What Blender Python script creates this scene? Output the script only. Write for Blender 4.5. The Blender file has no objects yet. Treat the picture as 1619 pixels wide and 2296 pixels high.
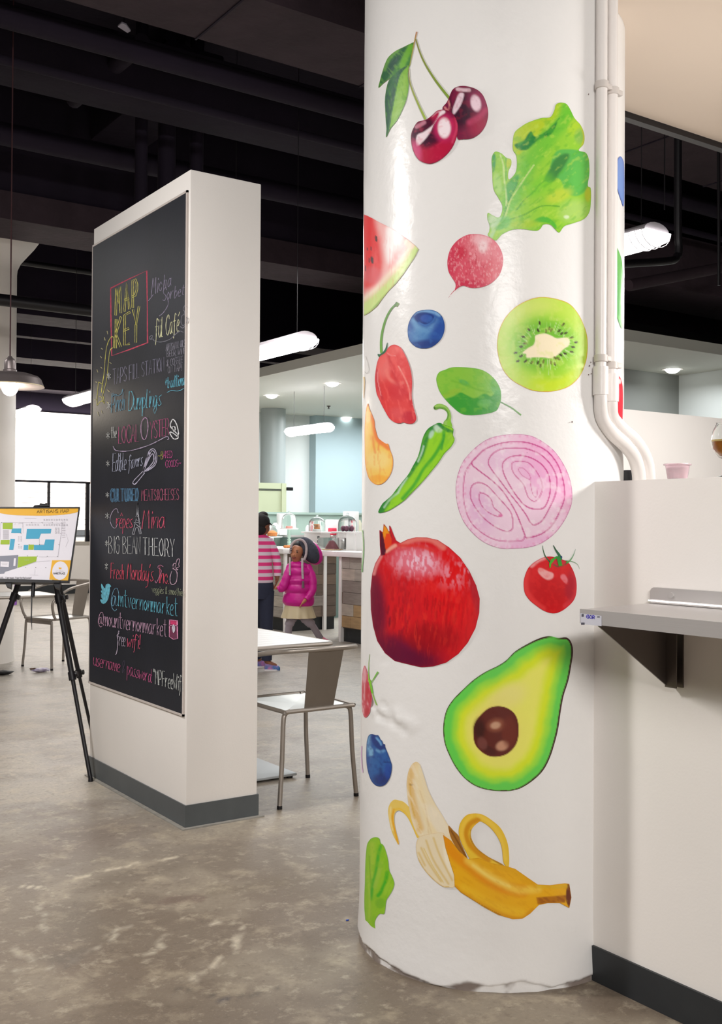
import bpy, bmesh, math, random
import numpy as np
from math import sin, cos, pi, radians, sqrt, atan2
from mathutils import Vector, Matrix
random.seed(7)
scn = bpy.context.scene

# ------------------------------------------------------------------ camera
FPX = 2376.3                      # focal length in pixels of a 1619 x 2296 frame
YAW, PIT, ROL, H = radians(34.676), radians(.5715), radians(.3437), 1.36
_F = np.array([sin(YAW)*cos(PIT), cos(YAW)*cos(PIT), sin(PIT)])
_R = np.array([cos(YAW), -sin(YAW), 0.0]); _U = np.cross(_R, _F)
CR = _R*cos(ROL) + _U*sin(ROL); CU = -_R*sin(ROL) + _U*cos(ROL)
CO = np.array([0, 0, H])
cam_d = bpy.data.cameras.new('camera'); cam = bpy.data.objects.new('camera', cam_d)
scn.collection.objects.link(cam)
cam_d.sensor_fit = 'HORIZONTAL'; cam_d.sensor_width = 36.0; cam_d.lens = FPX*36/1619
cam_d.clip_start = .05; cam_d.clip_end = 200
M4 = Matrix.Identity(4)
for i in range(3):
    M4[i][0] = CR[i]; M4[i][1] = CU[i]; M4[i][2] = -_F[i]; M4[i][3] = CO[i]
cam.matrix_world = M4
scn.camera = cam

# ------------------------------------------------------------------ world, lights, exposure
w = bpy.data.worlds.new('world'); scn.world = w; w.use_nodes = True
w.node_tree.nodes['Background'].inputs[0].default_value = (.62, .55, 1, 1)
w.node_tree.nodes['Background'].inputs[1].default_value = .035
vs = scn.view_settings
vs.view_transform = 'Standard'; vs.look = 'None'; vs.gamma = 1; vs.use_curve_mapping = False
vs.exposure = 0.02

def area(name, loc, sx, sy, e, col=(1, .95, .9), to=None, spread=180):
    l = bpy.data.lights.new(name, 'AREA'); l.shape = 'RECTANGLE'; l.size = sx; l.size_y = sy
    l.energy = e; l.color = col; l.spread = radians(spread)
    o = bpy.data.objects.new(name, l); scn.collection.objects.link(o); o.location = loc
    if to is not None:
        o.rotation_euler = (Vector(to)-Vector(loc)).to_track_quat('-Z', 'Y').to_euler()
    return o
WARM = (1, .97, .94); COOL = (.94, .98, 1)
# fluorescent strips over the walkway, behind and left of the photographer
area('strip_light_a', (-.45, 4.3, 3.15), .22, .8, 105, WARM, to=(.5, 3.9, 0))
area('strip_light_b', (-.9, -2.6, 3.1), 2.0, .4, 215, WARM, to=(.9, 1.2, 0))
area('strip_light_c', (1.3, 1.4, 3.2), 1.3, .3, 5, WARM, to=(1.6, 1.9, 0))
area('strip_light_d', (3.6, 6.2, 3.2), .3, 1.3, 22, WARM)
area('strip_light_e', (.6, 7.6, 3.3), .3, 1.3, 28, WARM)
area('bar_light', (3.5, 1.3, 2.0), .5, .2, 24, WARM, to=(2.6, 2.5, 1.5))
area('partition_light', (5.6, 3.6, 2.75), 1.6, .3, 60, WARM)
# the stall under the dropped ceiling and the hall beyond
area('stall_light_a', (7.6, 11.6, 3.05), 1.6, 3.0, 130, COOL)
area('stall_light_b', (10.0, 13.4, 3.05), 2.0, 1.6, 110, COOL)
area('stall_light_c', (9.6, 7.6, 3.0), .8, .6, 14, COOL)
area('hall_light_a', (5.0, 9.4, 3.0), .3, 2.4, 36, WARM)
area('hall_light_b', (6.2, 16.0, 3.3), 3.0, .5, 120, WARM)
area('hall_light_c', (8.5, 22.6, 3.3), 5.0, .8, 560, WARM, to=(8.5, 26, .8), spread=130)
area('hall_light_d', (2.4, 12.6, 3.3), .3, 2.0, 26, WARM)

# ------------------------------------------------------------------ helpers
def ray(x, y): return _F + CR*(x-809.5)/FPX - CU*(y-1148)/FPX
def on(x, y, ax, v):              # point of the plane axis=v seen at that place of the frame
    d = ray(x, y); return CO + d*((v-CO[ax])/d[ax])
def fl(x, y, z=0.0): return on(x, y, 2, z)
def dp(x, y, d): return CO + ray(x, y)*d   # point at depth d
def lin(c):
    c = np.asarray(c, float)/255.0
    return np.where(c <= .04045, c/12.92, ((c+.055)/1.055)**2.4)
def rgb(*c): return tuple(float(v) for v in lin(c))

MATS = {}
def mat(name, col, rough=.6, metal=0, bump=0, bscale=30, var=0, vscale=8, emit=0, trans=0, ior=1.45, alpha=1, attr=False, coat=0, spec=.5, stretch=None, col2=None):
    if name in MATS: return MATS[name]
    m = bpy.data.materials.new(name); m.use_nodes = True; MATS[name] = m
    nt = m.node_tree; N = nt.nodes; L = nt.links; b = N['Principled BSDF']
    b.inputs['Base Color'].default_value = (*col, 1); b.inputs['Roughness'].default_value = rough
    b.inputs['Metallic'].default_value = metal; b.inputs['IOR'].default_value = ior
    b.inputs['Specular IOR Level'].default_value = spec
    b.inputs['Transmission Weight'].default_value = trans; b.inputs['Alpha'].default_value = alpha
    b.inputs['Coat Weight'].default_value = coat
    tc = N.new('ShaderNodeTexCoord'); mp = N.new('ShaderNodeMapping'); L.new(tc.outputs['Object'], mp.inputs[0])
    if stretch: mp.inputs['Scale'].default_value = stretch
    src = None
    if attr:
        a = N.new('ShaderNodeAttribute'); a.attribute_name = 'Col'; src = a.outputs['Color']
        L.new(src, b.inputs['Base Color'])
    if var:
        nz = N.new('ShaderNodeTexNoise'); nz.inputs['Scale'].default_value = vscale; nz.inputs['Detail'].default_value = 8
        L.new(mp.outputs[0], nz.inputs['Vector'])
        mx = N.new('ShaderNodeMix'); mx.data_type = 'RGBA'
        cr = N.new('ShaderNodeMapRange'); cr.inputs[1].default_value = .35; cr.inputs[2].default_value = .65
        cr.inputs[3].default_value = 0; cr.inputs[4].default_value = var if not attr else var
        L.new(nz.outputs['Fac'], cr.inputs[0]); L.new(cr.outputs[0], mx.inputs['Factor'])
        if src: L.new(src, mx.inputs['A'])
        else: mx.inputs['A'].default_value = (*col, 1)
        mx.inputs['B'].default_value = (*(col2 or tuple(c*.6 for c in col)), 1)
        L.new(mx.outputs['Result'], b.inputs['Base Color'])
    if bump:
        nb = N.new('ShaderNodeTexNoise'); nb.inputs['Scale'].default_value = bscale; nb.inputs['Detail'].default_value = 6
        L.new(mp.outputs[0], nb.inputs['Vector'])
        bp = N.new('ShaderNodeBump'); bp.inputs['Strength'].default_value = 1; bp.inputs['Distance'].default_value = bump
        L.new(nb.outputs['Fac'], bp.inputs['Height']); L.new(bp.outputs[0], b.inputs['Normal'])
    if emit:
        b.inputs['Emission Color'].default_value = (*col, 1); b.inputs['Emission Strength'].default_value = emit
    return m

def tag(o, label=None, cat=None, group=None, kind=None):
    if label: o['label'] = label
    if cat: o['category'] = cat
    if group: o['group'] = group
    if kind: o['kind'] = kind
    return o

def meshobj(name, V, Fc, m, parent=None, smooth=True, cols=None):
    me = bpy.data.meshes.new(name); me.from_pydata([tuple(map(float, v)) for v in V], [], [tuple(int(i) for i in f) for f in Fc]); me.update()
    if smooth is True:
        me.shade_smooth()
        try: me.set_sharp_from_angle(angle=radians(38))
        except Exception: pass
    if cols is not None:
        ca = me.color_attributes.new('Col', 'FLOAT_COLOR', 'POINT')
        a = np.ones((len(V), 4), np.float32); a[:, :3] = cols; ca.data.foreach_set('color', a.ravel())
    if m: me.materials.append(m)
    o = bpy.data.objects.new(name, me); scn.collection.objects.link(o)
    if parent is not None:
        o.parent = parent; o.location = -Vector(parent['_o'] if '_o' in parent else (0, 0, 0))
    return o

def thing(name, label, cat, loc=(0, 0, 0), group=None):
    o = bpy.data.objects.new(name, None); scn.collection.objects.link(o)
    o.empty_display_size = .1; o.location = loc; o['_o'] = tuple(float(v) for v in loc)
    return tag(o, label, cat, group, 'thing')

class MB:
    """collects shapes in world coordinates and links them as one mesh"""
    def __init__(s): s.V = []; s.F = []
    def add(s, V, F):
        n = len(s.V); s.V += [tuple(map(float, v)) for v in V]; s.F += [tuple(int(i)+n for i in f) for f in F]; return s
    def hexa(s, p):               # 8 corners, bottom 0-3 ccw, top 4-7
        return s.add(p, [(3, 2, 1, 0), (4, 5, 6, 7), (0, 1, 5, 4), (1, 2, 6, 5), (2, 3, 7, 6), (3, 0, 4, 7)])
    def box(s, a, b, bev=0):
        x0, y0, z0 = [min(a[i], b[i]) for i in range(3)]; x1, y1, z1 = [max(a[i], b[i]) for i in range(3)]
        if not bev:
            return s.hexa([(x0, y0, z0), (x1, y0, z0), (x1, y1, z0), (x0, y1, z0), (x0, y0, z1), (x1, y0, z1), (x1, y1, z1), (x0, y1, z1)])
        bm = bmesh.new(); bmesh.ops.create_cube(bm, size=1)
        for v in bm.verts: v.co = Vector(((x0+x1)/2+v.co.x*(x1-x0), (y0+y1)/2+v.co.y*(y1-y0), (z0+z1)/2+v.co.z*(z1-z0)))
        bmesh.ops.bevel(bm, geom=bm.edges[:], offset=bev, segments=2, affect='EDGES', profile=.5)
        bm.verts.index_update(); s.add([v.co[:] for v in bm.verts], [[v.index for v in f.verts] for f in bm.faces]); bm.free(); return s
    def tube(s, pts, r, n=10, caps=True, flat=None):
        P = [Vector(p) for p in pts]; R = r if hasattr(r, '__len__') else [r]*len(P)
        t0 = (P[1]-P[0]).normalized(); a = Vector((0, 0, 1)) if abs(t0.z) < .9 else Vector((1, 0, 0))
        u = t0.cross(a).normalized(); V = []; F = []
        for i, p in enumerate(P):
            t = ((P[min(i+1, len(P)-1)]-P[max(i-1, 0)])).normalized()
            u = (u-t*u.dot(t)).normalized(); v = t.cross(u)
            for k in range(n):
                a = 2*pi*k/n; V.append(p+(u*cos(a)+v*sin(a))*R[i])
        for i in range(len(P)-1):
            for k in range(n): F.append((i*n+k, i*n+(k+1) % n, (i+1)*n+(k+1) % n, (i+1)*n+k))
        if caps: F += [tuple(reversed(range(n))), tuple(range((len(P)-1)*n, len(P)*n))]
        return s.add(V, F)
    def lathe(s, prof, c, n=24, axis=None):
        c = Vector(c); V = []; F = []
        for (r, z) in prof:
            for k in range(n):
                a = 2*pi*k/n; V.append(c+Vector((r*cos(a), r*sin(a), z)))
        m = len(prof)
        for i in range(m-1):
            for k in range(n): F.append((i*n+k, i*n+(k+1) % n, (i+1)*n+(k+1) % n, (i+1)*n+k))
        if prof[0][0] > 0: F.append(tuple(reversed(range(n))))
        if prof[-1][0] > 0: F.append(tuple(range((m-1)*n, m*n)))
        return s.add(V, F)
    def ball(s, c, r, n=12, m=8):
        r = r if hasattr(r, '__len__') else (r, r, r); V = []; F = []
        for i in range(m+1):
            t = pi*i/m
            for k in range(n):
                a = 2*pi*k/n; V.append((c[0]+r[0]*sin(t)*cos(a), c[1]+r[1]*sin(t)*sin(a), c[2]-r[2]*cos(t)))
        for i in range(m):
            for k in range(n): F.append((i*n+k, i*n+(k+1) % n, (i+1)*n+(k+1) % n, (i+1)*n+k))
        return s.add(V, F)
    def prism(s, pts, off):       # planar polygon (3d points) pushed by off
        n = len(pts); o = Vector(off); P = [Vector(p) for p in pts]
        return s.add(P+[p+o for p in P], [tuple(reversed(range(n))), tuple(range(n, 2*n))]+[(i, (i+1) % n, n+(i+1) % n, n+i) for i in range(n)])
    def build(s, name, m, parent=None, smooth=True):
        o = meshobj(name, s.V, s.F, m, parent, smooth)
        bm = bmesh.new(); bm.from_mesh(o.data); bmesh.ops.remove_doubles(bm, verts=bm.verts, dist=1e-6)
        bmesh.ops.recalc_face_normals(bm, faces=bm.faces); bm.to_mesh(o.data); bm.free(); return o
def bez(*c, n=8):                 # smooth open path through points
    P = [np.array(p, float) for p in c]; P = [2*P[0]-P[1]]+P+[2*P[-1]-P[-2]]; out = []
    for i in range(1, len(P)-2):
        for t in np.arange(0, 1, 1/n):
            a, b, cc, d = P[i-1:i+3]
            out.append(.5*((2*b)+(-a+cc)*t+(2*a-5*b+4*cc-d)*t*t+(-a+3*b-3*cc+d)*t**3))
    out.append(P[-2]); return out
def closed(pts, n=6):             # smooth closed 2d outline
    P = np.array(pts, float); k = len(P); out = []
    for i in range(k):
        a, b, c, d = P[i-1], P[i], P[(i+1) % k], P[(i+2) % k]
        for t in np.arange(0, 1, 1/n):
            out.append(.5*((2*b)+(-a+c)*t+(2*a-5*b+4*c-d)*t*t+(-a+3*b-3*c+d)*t**3))
    return np.array(out)
def nums(s):                      # "x y  x y ..." to points
    v = [float(t) for t in s.replace(',', ' ').split()]; return [(v[i], v[i+1]) for i in range(0, len(v), 2)]
def struct(name, mb, m, label=None, cat=None, smooth=False):
    o = mb.build(name, m, None, smooth); return tag(o, label, cat, kind='structure')
def box1(name, a, b, m, parent=None, bev=0): return MB().box(a, b, bev).build(name, m, parent, bool(bev))

# ------------------------------------------------------------------ materials
m_white = mat('white_paint', rgb(236, 229, 222), .5, bump=.0005, bscale=60, var=.06, vscale=3)
m_white_cool = mat('cool_white_paint', rgb(226, 230, 228), .55, var=.05, vscale=2)
m_cream = mat('cream_paint', rgb(240, 235, 230), .6, bump=.0003, bscale=120, var=.04, vscale=3)
m_base = mat('dark_vinyl', rgb(44, 47, 50), .45, var=.3, vscale=12)
m_baseg = mat('grey_vinyl', rgb(84, 88, 90), .45, var=.25, vscale=12)
m_ceil = mat('black_ceiling_paint', rgb(27, 16, 36), .85, bump=.01, bscale=6, var=.5, vscale=1.5)
m_ceil2 = mat('dusty_black_paint', rgb(30, 20, 38), .9, bump=.006, bscale=9, var=.6, vscale=2.5)
m_beam = mat('grey_black_concrete', rgb(62, 48, 56), .85, bump=.006, bscale=14, var=.55, vscale=5)
m_black = mat('black_plastic', rgb(22, 20, 24), .4)
m_blackm = mat('black_metal', rgb(36, 34, 38), .45, metal=.6)
m_alu = mat('brushed_aluminium', rgb(178, 170, 162), .42, metal=.75, var=.12, vscale=20)
m_steel = mat('stainless_steel', rgb(206, 202, 200), .34, metal=.45, bump=.0002, bscale=40, stretch=(1, .1, 8))
m_steel_dark = mat('steel_bracket', rgb(120, 112, 108), .4, metal=.8)
m_tube = mat('lamp_tube', (1, .97, .95), .5, emit=9)
m_down = mat('downlight_lens', (.97, 1, .95), .5, emit=10)
m_bulb = mat('warm_bulb', (1, .93, .85), .5, emit=14)
m_glass = mat('clear_glass', (.96, .98, .98), .03, trans=1, ior=1.2)
m_sage = mat('sage_paint', rgb(160, 182, 172), .6)
m_bluewall = mat('blue_grey_paint', rgb(176, 196, 202), .6)
m_greywall = mat('grey_paint', rgb(140, 142, 138), .6)
m_doorg = mat('pale_green_paint', rgb(196, 202, 170), .55)
m_ctop = mat('white_counter', rgb(246, 244, 242), .3)
# ------------------------------------------------------------------ floor: stains and cracks on a fine grid near the camera
def vnoise(x, y, s, seed=0):
    x = x/s; y = y/s; xi = np.floor(x).astype(np.int64); yi = np.floor(y).astype(np.int64); fx = x-xi; fy = y-yi
    def h(a, b):
        n = (a*374761393 + b*668265263 + seed*974711) & 0x7fffffff
        n = ((n ^ (n >> 13))*1274126177) & 0x7fffffff
        return ((n ^ (n >> 16)) & 0xffff)/65535.0
    fx = fx*fx*(3-2*fx); fy = fy*fy*(3-2*fy)
    return (h(xi, yi)*(1-fx)+h(xi+1, yi)*fx)*(1-fy)+(h(xi, yi+1)*(1-fx)+h(xi+1, yi+1)*fx)*fy
def fbm(x, y, s, seed=0, o=4): return sum(vnoise(x, y, s/2**k, seed+k)/2**k for k in range(o))/sum(1/2**k for k in range(o))
def segdist(x, y, P, close=False):
    P = np.asarray(P, float); Q = np.roll(P, -1, 0) if close else P[1:]; A = P if close else P[:-1]
    d = np.full(x.shape, 1e9); bi = np.zeros(x.shape); n = len(A)
    for i in range(n):
        ax, ay = A[i]; bx, by = Q[i]; ux, uy = bx-ax, by-ay; L = ux*ux+uy*uy+1e-12
        t = np.clip(((x-ax)*ux+(y-ay)*uy)/L, 0, 1); dd = (x-ax-t*ux)**2+(y-ay-t*uy)**2
        m = dd < d; d = np.where(m, dd, d); bi = np.where(m, (i+t)/n, bi)
    return np.sqrt(d), bi
def inside(x, y, P):
    P = np.asarray(P, float); c = np.zeros(x.shape, bool); j = len(P)-1
    for i in range(len(P)):
        xi, yi = P[i]; xj, yj = P[j]
        if yi != yj: c ^= ((yi > y) != (yj > y)) & (x < (xj-xi)*(y-yi)/(yj-yi)+xi)
        j = i
    return c
def sm(t): t = np.clip(t, 0, 1); return t*t*(3-2*t)

m_floor = mat('polished_concrete', rgb(176, 168, 158), .46, spec=.35, bump=.0012, bscale=45, attr=True, var=.3, vscale=70, col2=rgb(122, 112, 100))
def floor_detail(m):
    nt = m.node_tree; N = nt.nodes; L = nt.links; b = N['Principled BSDF']; src = b.inputs['Base Color'].links[0].from_socket
    geo = N.new('ShaderNodeNewGeometry')
    for sc_, det, lo, hi, col, amt in ((2.2, 12, .50, .66, (112, 98, 84), .5), (7, 12, .52, .68, (200, 186, 160), .38), (16, 10, .55, .68, (214, 202, 178), .36), (30, 8, .55, .70, (92, 80, 70), .5), (140, 4, .60, .75, (226, 216, 198), .3)):
        nz = N.new('ShaderNodeTexNoise'); nz.inputs['Scale'].default_value = sc_; nz.inputs['Detail'].default_value = det; nz.inputs['Roughness'].default_value = .68; nz.inputs['Distortion'].default_value = .15
        L.new(geo.outputs['Position'], nz.inputs['Vector']); mr = N.new('ShaderNodeMapRange'); mr.inputs[1].default_value = lo; mr.inputs[2].default_value = hi; mr.inputs[4].default_value = amt; L.new(nz.outputs['Fac'], mr.inputs[0])
        mx = N.new('ShaderNodeMix'); mx.data_type = 'RGBA'; L.new(mr.outputs[0], mx.inputs['Factor']); L.new(src, mx.inputs['A']); mx.inputs['B'].default_value = (*rgb(*col), 1); src = mx.outputs['Result']
    L.new(src, b.inputs['Base Color'])
floor_detail(m_floor)
gx = np.concatenate([np.arange(-3.2, 4.6, .022)]); gy = np.concatenate([np.arange(.4, 8.0, .022)])
X, Y = np.meshgrid(gx, gy)
base = np.ones(X.shape+(3,))*lin((172, 165, 156))
def fmix(c, a): 
    global base; base = base*(1-a[..., None])+lin(c)*a[..., None]
n1 = fbm(X*1.0+Y*.4, Y, 1.3, 3); n2 = fbm(X, Y, .35, 9); n3 = fbm(X, Y, .09, 21)
near = sm((5.2-Y+X*.15)/2.6)
fmix((126, 113, 95), near*.95)
fmix((112, 96, 82), sm((n1-.40)/.2)*.62*near)
fmix((196, 184, 162), sm((n2-.52)/.2)*.30)
fmix((124, 112, 98), sm((.46-n2)/.2)*.28)
cw = (fbm(X, Y, .07, 61, 3)-.5)*.07; cw2 = (fbm(X, Y, .07, 62, 3)-.5)*.07
def fpts(s): return [tuple(fl(*p)[:2]) for p in nums(s)]
wob = (fbm(X, Y, .12, 5)-.5)*.07; wob2 = (fbm(X, Y, .1, 6)-.5)*.07
for s, r, c, a in (   # stains: outline in the photograph carried onto the floor
    ("0,1900 120,1850 260,1840 330,1850 260,1900 120,1930 0,1960", .25, (112, 94, 84), .5),
    ("140,1990 300,1945 400,1925 440,1940 380,1965 250,1990 150,2010", .12, (106, 94, 82), .6),
    ("362,2022 375,2012 440,2004 456,2010 450,2020 400,2028 365,2030", .03, (112, 92, 82), .8),
    ("450,2004 500,1985 640,1970 700,1965 640,1985 520,2000 470,2012", .08, (122, 110, 92), .5),
    ("80,2050 180,2010 240,2060 250,2110 150,2120 100,2100", .2, (112, 102, 88), .55),
    ("60,2150 150,2130 210,2120 160,2160 110,2170", .06, (96, 88, 78), .6),
    ("400,1955 440,1965 450,1985 410,1985", .08, (116, 104, 94), .4),
    ("60,1830 200,1790 260,1800 200,1840 100,1850", .15, (134, 124, 114), .5)):
    P = fpts(s); d, _ = segdist(X+wob, Y+wob2, P, True); ins = inside(X+wob, Y+wob2, P)
    sd = np.where(ins, d, -d); fmix(c, sm(sd/r+.5)*a)
fmix((134, 128, 122), np.exp(-((X-2.1)**2+(Y-2.3)**2)/.5)*.1)
for s, wd, c, a in (
    ("40,1985 80,1990 130,1980 180,1968 220,1960 260,1945 330,1932 410,1922", .008, (226, 214, 190), .8),
    ("110,2172 150,2160 190,2140 240,2105 300,2070", .008, (214, 204, 184), .7), ("140,2165 180,2145 200,2130", .012, (84, 74, 66), .7),
    ("355,2108 400,2090 450,2082 490,2065 485,2055", .008, (222, 210, 188), .7),
    ("320,2150 350,2120 355,2110", .008, (216, 206, 184), .6), ("280,2145 320,2150", .007, (216, 206, 184), .5),
    ("400,2215 440,2185 500,2150 530,2130 545,2105 535,2080", .009, (222, 210, 188), .7),
    ("415,2220 470,2228 560,2228 620,2212", .006, (84, 76, 68), .8), ("300,2222 320,2218", .008, (70, 64, 62), .8),
    ("345,2272 380,2250 410,2220", .006, (120, 108, 96), .6), ("90,2010 95,2050 100,2098", .006, (206, 196, 176), .5),
    ("160,2005 200,2040 225,2060", .006, (112, 98, 84), .5), ("510,2240 517,2240", .012, (40, 40, 60), .95),
    ("650,1923 656,1922", .008, (70, 64, 60), .8), ("20,2120 60,2150 40,2180", .012, (200, 190, 170), .5)):
    P = fpts(s); d, _ = segdist(X+cw, Y+cw2, P); brk = sm((fbm(X, Y, .06, 31)-.3)/.15)
    fmix(c, np.clip(1.35-d/(wd*.85), 0, 1)*a*1.1*brk)
ny, nx = X.shape
V = np.stack([X.ravel(), Y.ravel(), np.full(X.size, 0.0)], 1)
idx = np.arange(nx*ny).reshape(ny, nx)
Fc = np.stack([idx[:-1, :-1], idx[:-1, 1:], idx[1:, 1:], idx[1:, :-1]], -1).reshape(-1, 4)
def bigmesh(name, V, Fc, m, cols, smooth=True):
    me = bpy.data.meshes.new(name); me.vertices.add(len(V)); me.vertices.foreach_set('co', np.asarray(V, np.float32).ravel())
    me.loops.add(Fc.size); me.loops.foreach_set('vertex_index', Fc.ravel().astype(np.int32))
    me.polygons.add(len(Fc)); me.polygons.foreach_set('loop_start', np.arange(0, Fc.size, Fc.shape[1], dtype=np.int32))
    me.update(calc_edges=True); me.validate()
    if smooth: me.shade_smooth()
    ca = me.color_attributes.new('Col', 'FLOAT_COLOR', 'POINT'); a = np.ones((len(V), 4), np.float32); a[:, :3] = cols
    ca.data.foreach_set('color', a.ravel()); me.materials.append(m)
    o = bpy.data.objects.new(name, me); scn.collection.objects.link(o); return o
x0, x1, y0, y1 = gx[0], gx[-1], gy[0], gy[-1]
W = [(-12, -6), (16, -6), (16, 32), (-12, 32)]
edge = lin((170, 163, 154))
extra = [(-12, -6), (16, -6), (16, 32), (-12, 32), (x0, y0), (x1, y0), (x1, y1), (x0, y1)]
n0 = len(V); V = np.concatenate([V, np.array([(a, b, 0) for a, b in extra])])
Fc = np.concatenate([Fc, np.array([(0, 1, 5, 4), (1, 2, 6, 5), (2, 3, 7, 6), (3, 0, 4, 7)])+n0])
cols = np.concatenate([base.reshape(-1, 3), np.ones((8, 3))*edge])
tag(bigmesh('floor', V, Fc, m_floor, cols), 'worn grey brown polished concrete floor with cracks and stains', None, kind='structure')

# ------------------------------------------------------------------ ceiling, beams, walls
struct('ceiling', MB().box((-12, -6, 5.3), (16, 32, 5.5)), m_ceil, 'dark painted slab high above the hall')
def beam(y0, y1, z0=4.25, z1=5.3, x0=-12, x1=16, m=m_ceil2):
    o = MB().box((x0, y0, z0), (x1, y1, z1)).build('trim', m, None, False); return tag(o, None, None, kind='structure')
b1 = beam(5.12, 5.76, m=m_beam); b1.name = 'trim_1'; b1['label'] = 'near dark concrete ceiling beam with panel joints'
xx = -2.0
for k in range(14):               # joints of the beam's formwork boards stand proud
    o = MB().box((xx, 5.11, 4.243), (xx+.012, 5.77, 4.252)).build('seam', m_ceil, b1, False); xx += 1.19
b2 = beam(9.2, 9.85, z0=on(0, 488, 1, 9.2)[2], z1=on(0, 425, 1, 9.2)[2], m=m_beam); b2.name = 'trim_2'; b6 = beam(9.24, 9.85, z0=on(0, 425, 1, 9.2)[2]); b6.name = 'trim_6'; b2['label'] = 'dark ceiling beam over the white flared pillar'
b3 = beam(14.6, 15.3, 4.2, m=m_ceil); b3.name = 'trim_3'
b4 = beam(19.2, 19.9, 4.3, m=m_ceil); b4.name = 'trim_4'
b5 = beam(23.5, 24.2, 4.3, m=m_ceil); b5.name = 'trim_5'
# far white wall of the raised platform, platform with its own face
PY, PZ = 19.38, .97
struct('wall_back', MB().box((-12, 24.4, 0), (16, 24.6, 3.55+.33)), m_white, 'far bright white wall behind the cable railing')
struct('wall_upper', MB().box((-12, 24.6, 0), (16, 24.7, 5.3)), m_ceil)
struct('wall_platform', MB().box((-4, PY, 0), (9.0, PY+.15, PZ-.06)), m_white, 'low white wall under the raised platform')
struct('floor_platform', MB().box((-4, PY-.02, PZ-.06), (9.0, 24.4, PZ)), mat('platform_concrete', rgb(176, 168, 156), .5, var=.3, vscale=4), 'raised concrete platform behind the low white wall')
struct('baseboard_platform', MB().box((-4, 24.37, PZ), (16, 24.4, PZ+.17)), m_base)
struct('baseboard_back', MB().box((-4, PY-.02, 0), (9.0, PY, .17)), m_base, 'black baseboard of the low white wall')
struct('wall_left', MB().box((-12, -6, 0), (-11.8, 32, 5.3)), m_white)
struct('wall_right', MB().box((15.8, -6, 0), (16, 32, 5.3)), m_greywall)
struct('wall_rear', MB().box((-12, -6, 0), (16, -5.8, 5.3)), m_cream)
struct('wall_end', MB().box((-12, 31.8, 0), (16, 32, 5.3)), m_ceil)

# ducts, pipes and hangers under the slab
def pipe(pts, r, label, m=m_ceil2, n=12, group=None, name='ceiling_pipe'):
    o = MB().tube(pts, r, n).build(name, m); return tag(o, label, 'pipe', group, 'thing')
def ductbox(a, b, label, m=m_ceil2):
    o = box1('air_duct', a, b, m, None, .02); return tag(o, label, 'duct', None, 'thing')
ductbox((-6, 6.95, 4.35), (6.9, 7.4, 4.75), 'wide dark rectangular duct running behind the near ceiling beam')
ductbox((.2, 7.55, 4.6), (.75, 10.2, 4.9), 'dark duct crossing under the slab left of the square column top')
ductbox((3.4, 7.6, 4.8), (3.9, 10.2, 5.1), 'dark duct running away over the square column')
pipe([(-6, 6.25, 4.3), (14, 6.25, 4.3)], .07, 'long dark sprinkler main just behind the near ceiling beam')
pipe([(-6, 6.62, 4.2), (14, 6.62, 4.2)], .03, 'thin dark conduit hung below the wide duct')
pipe([(-6, 8.3, 4.35), (14, 8.3, 4.35)], .09, 'thick dark pipe between the duct and the second beam', m_ceil)
pz = on(0, 672, 1, 8.7)[2]
pipe([(-6, 8.7, pz), (4.1, 8.7, pz)], .05, 'black pipe crossing in front of the white flared pillar', m_black)
pipe([(-2, 12.2, on(60, 590, 1, 12.2)[2]), (6, 12.2, on(60, 590, 1, 12.2)[2])], .035, 'thin dark pipe seen beside the flared capital', m_black)
for i, (px, r) in enumerate(((318, .05), (375, .07), (442, .055))):   # dark drop pipes seen above the square column
    q = on(px, 200, 1, 7.75)
    pipe([(q[0], 7.75, 3.6), (q[0], 7.75, 5.3)], r, ('slim', 'thick', 'middle sized')[i]+' dark vertical riser above the square column, '+('left', 'second', 'third')[i]+' of three', m_ceil)
pipe([tuple(fl(165, 225, 4.5)), tuple(fl(320, 95, 4.5))], .06, 'dark diagonal branch duct high over the chalkboard')
pipe([tuple(fl(480, 290, 4.6)), tuple(fl(570, 215, 4.6))], .05, 'short dark diagonal branch pipe right of the column risers')
# pale beams and gaps seen low between flared pillar and square column
for i, (py, y, h, mm) in enumerate(((750, 17.0, .15, m_ceil2), (790, 22.5, .32, m_beam))):
    z = on(120, py, 1, y)[2]
    o = box1('ceiling_joist', (2, y, z-h/2), (12, y+.2, z+h/2), mm); tag(o, ('thin', 'deep')[i]+' dusty grey joist low under the dark ceiling', 'beam', None, 'thing')
# a white paper scrap stuck to the ceiling
q = fl(278, 62, 4.55)
sc = [fl(264, 60, 4.55), fl(273, 52, 4.55), fl(283, 56, 4.55), fl(293, 70, 4.55), fl(286, 74, 4.55)]
tag(MB().prism(sc, (0, 0, .01)).build('paper_scrap', mat('paper', rgb(200, 196, 214), .8), None, False), 'small white torn scrap hanging in the dark ceiling', 'paper', None, 'thing')
pipe([(q[0], q[1], 4.555), (q[0], q[1], 5.3)], .004, 'hair thin wire holding the white scrap', m_ceil, 6, None, 'wire')
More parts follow.
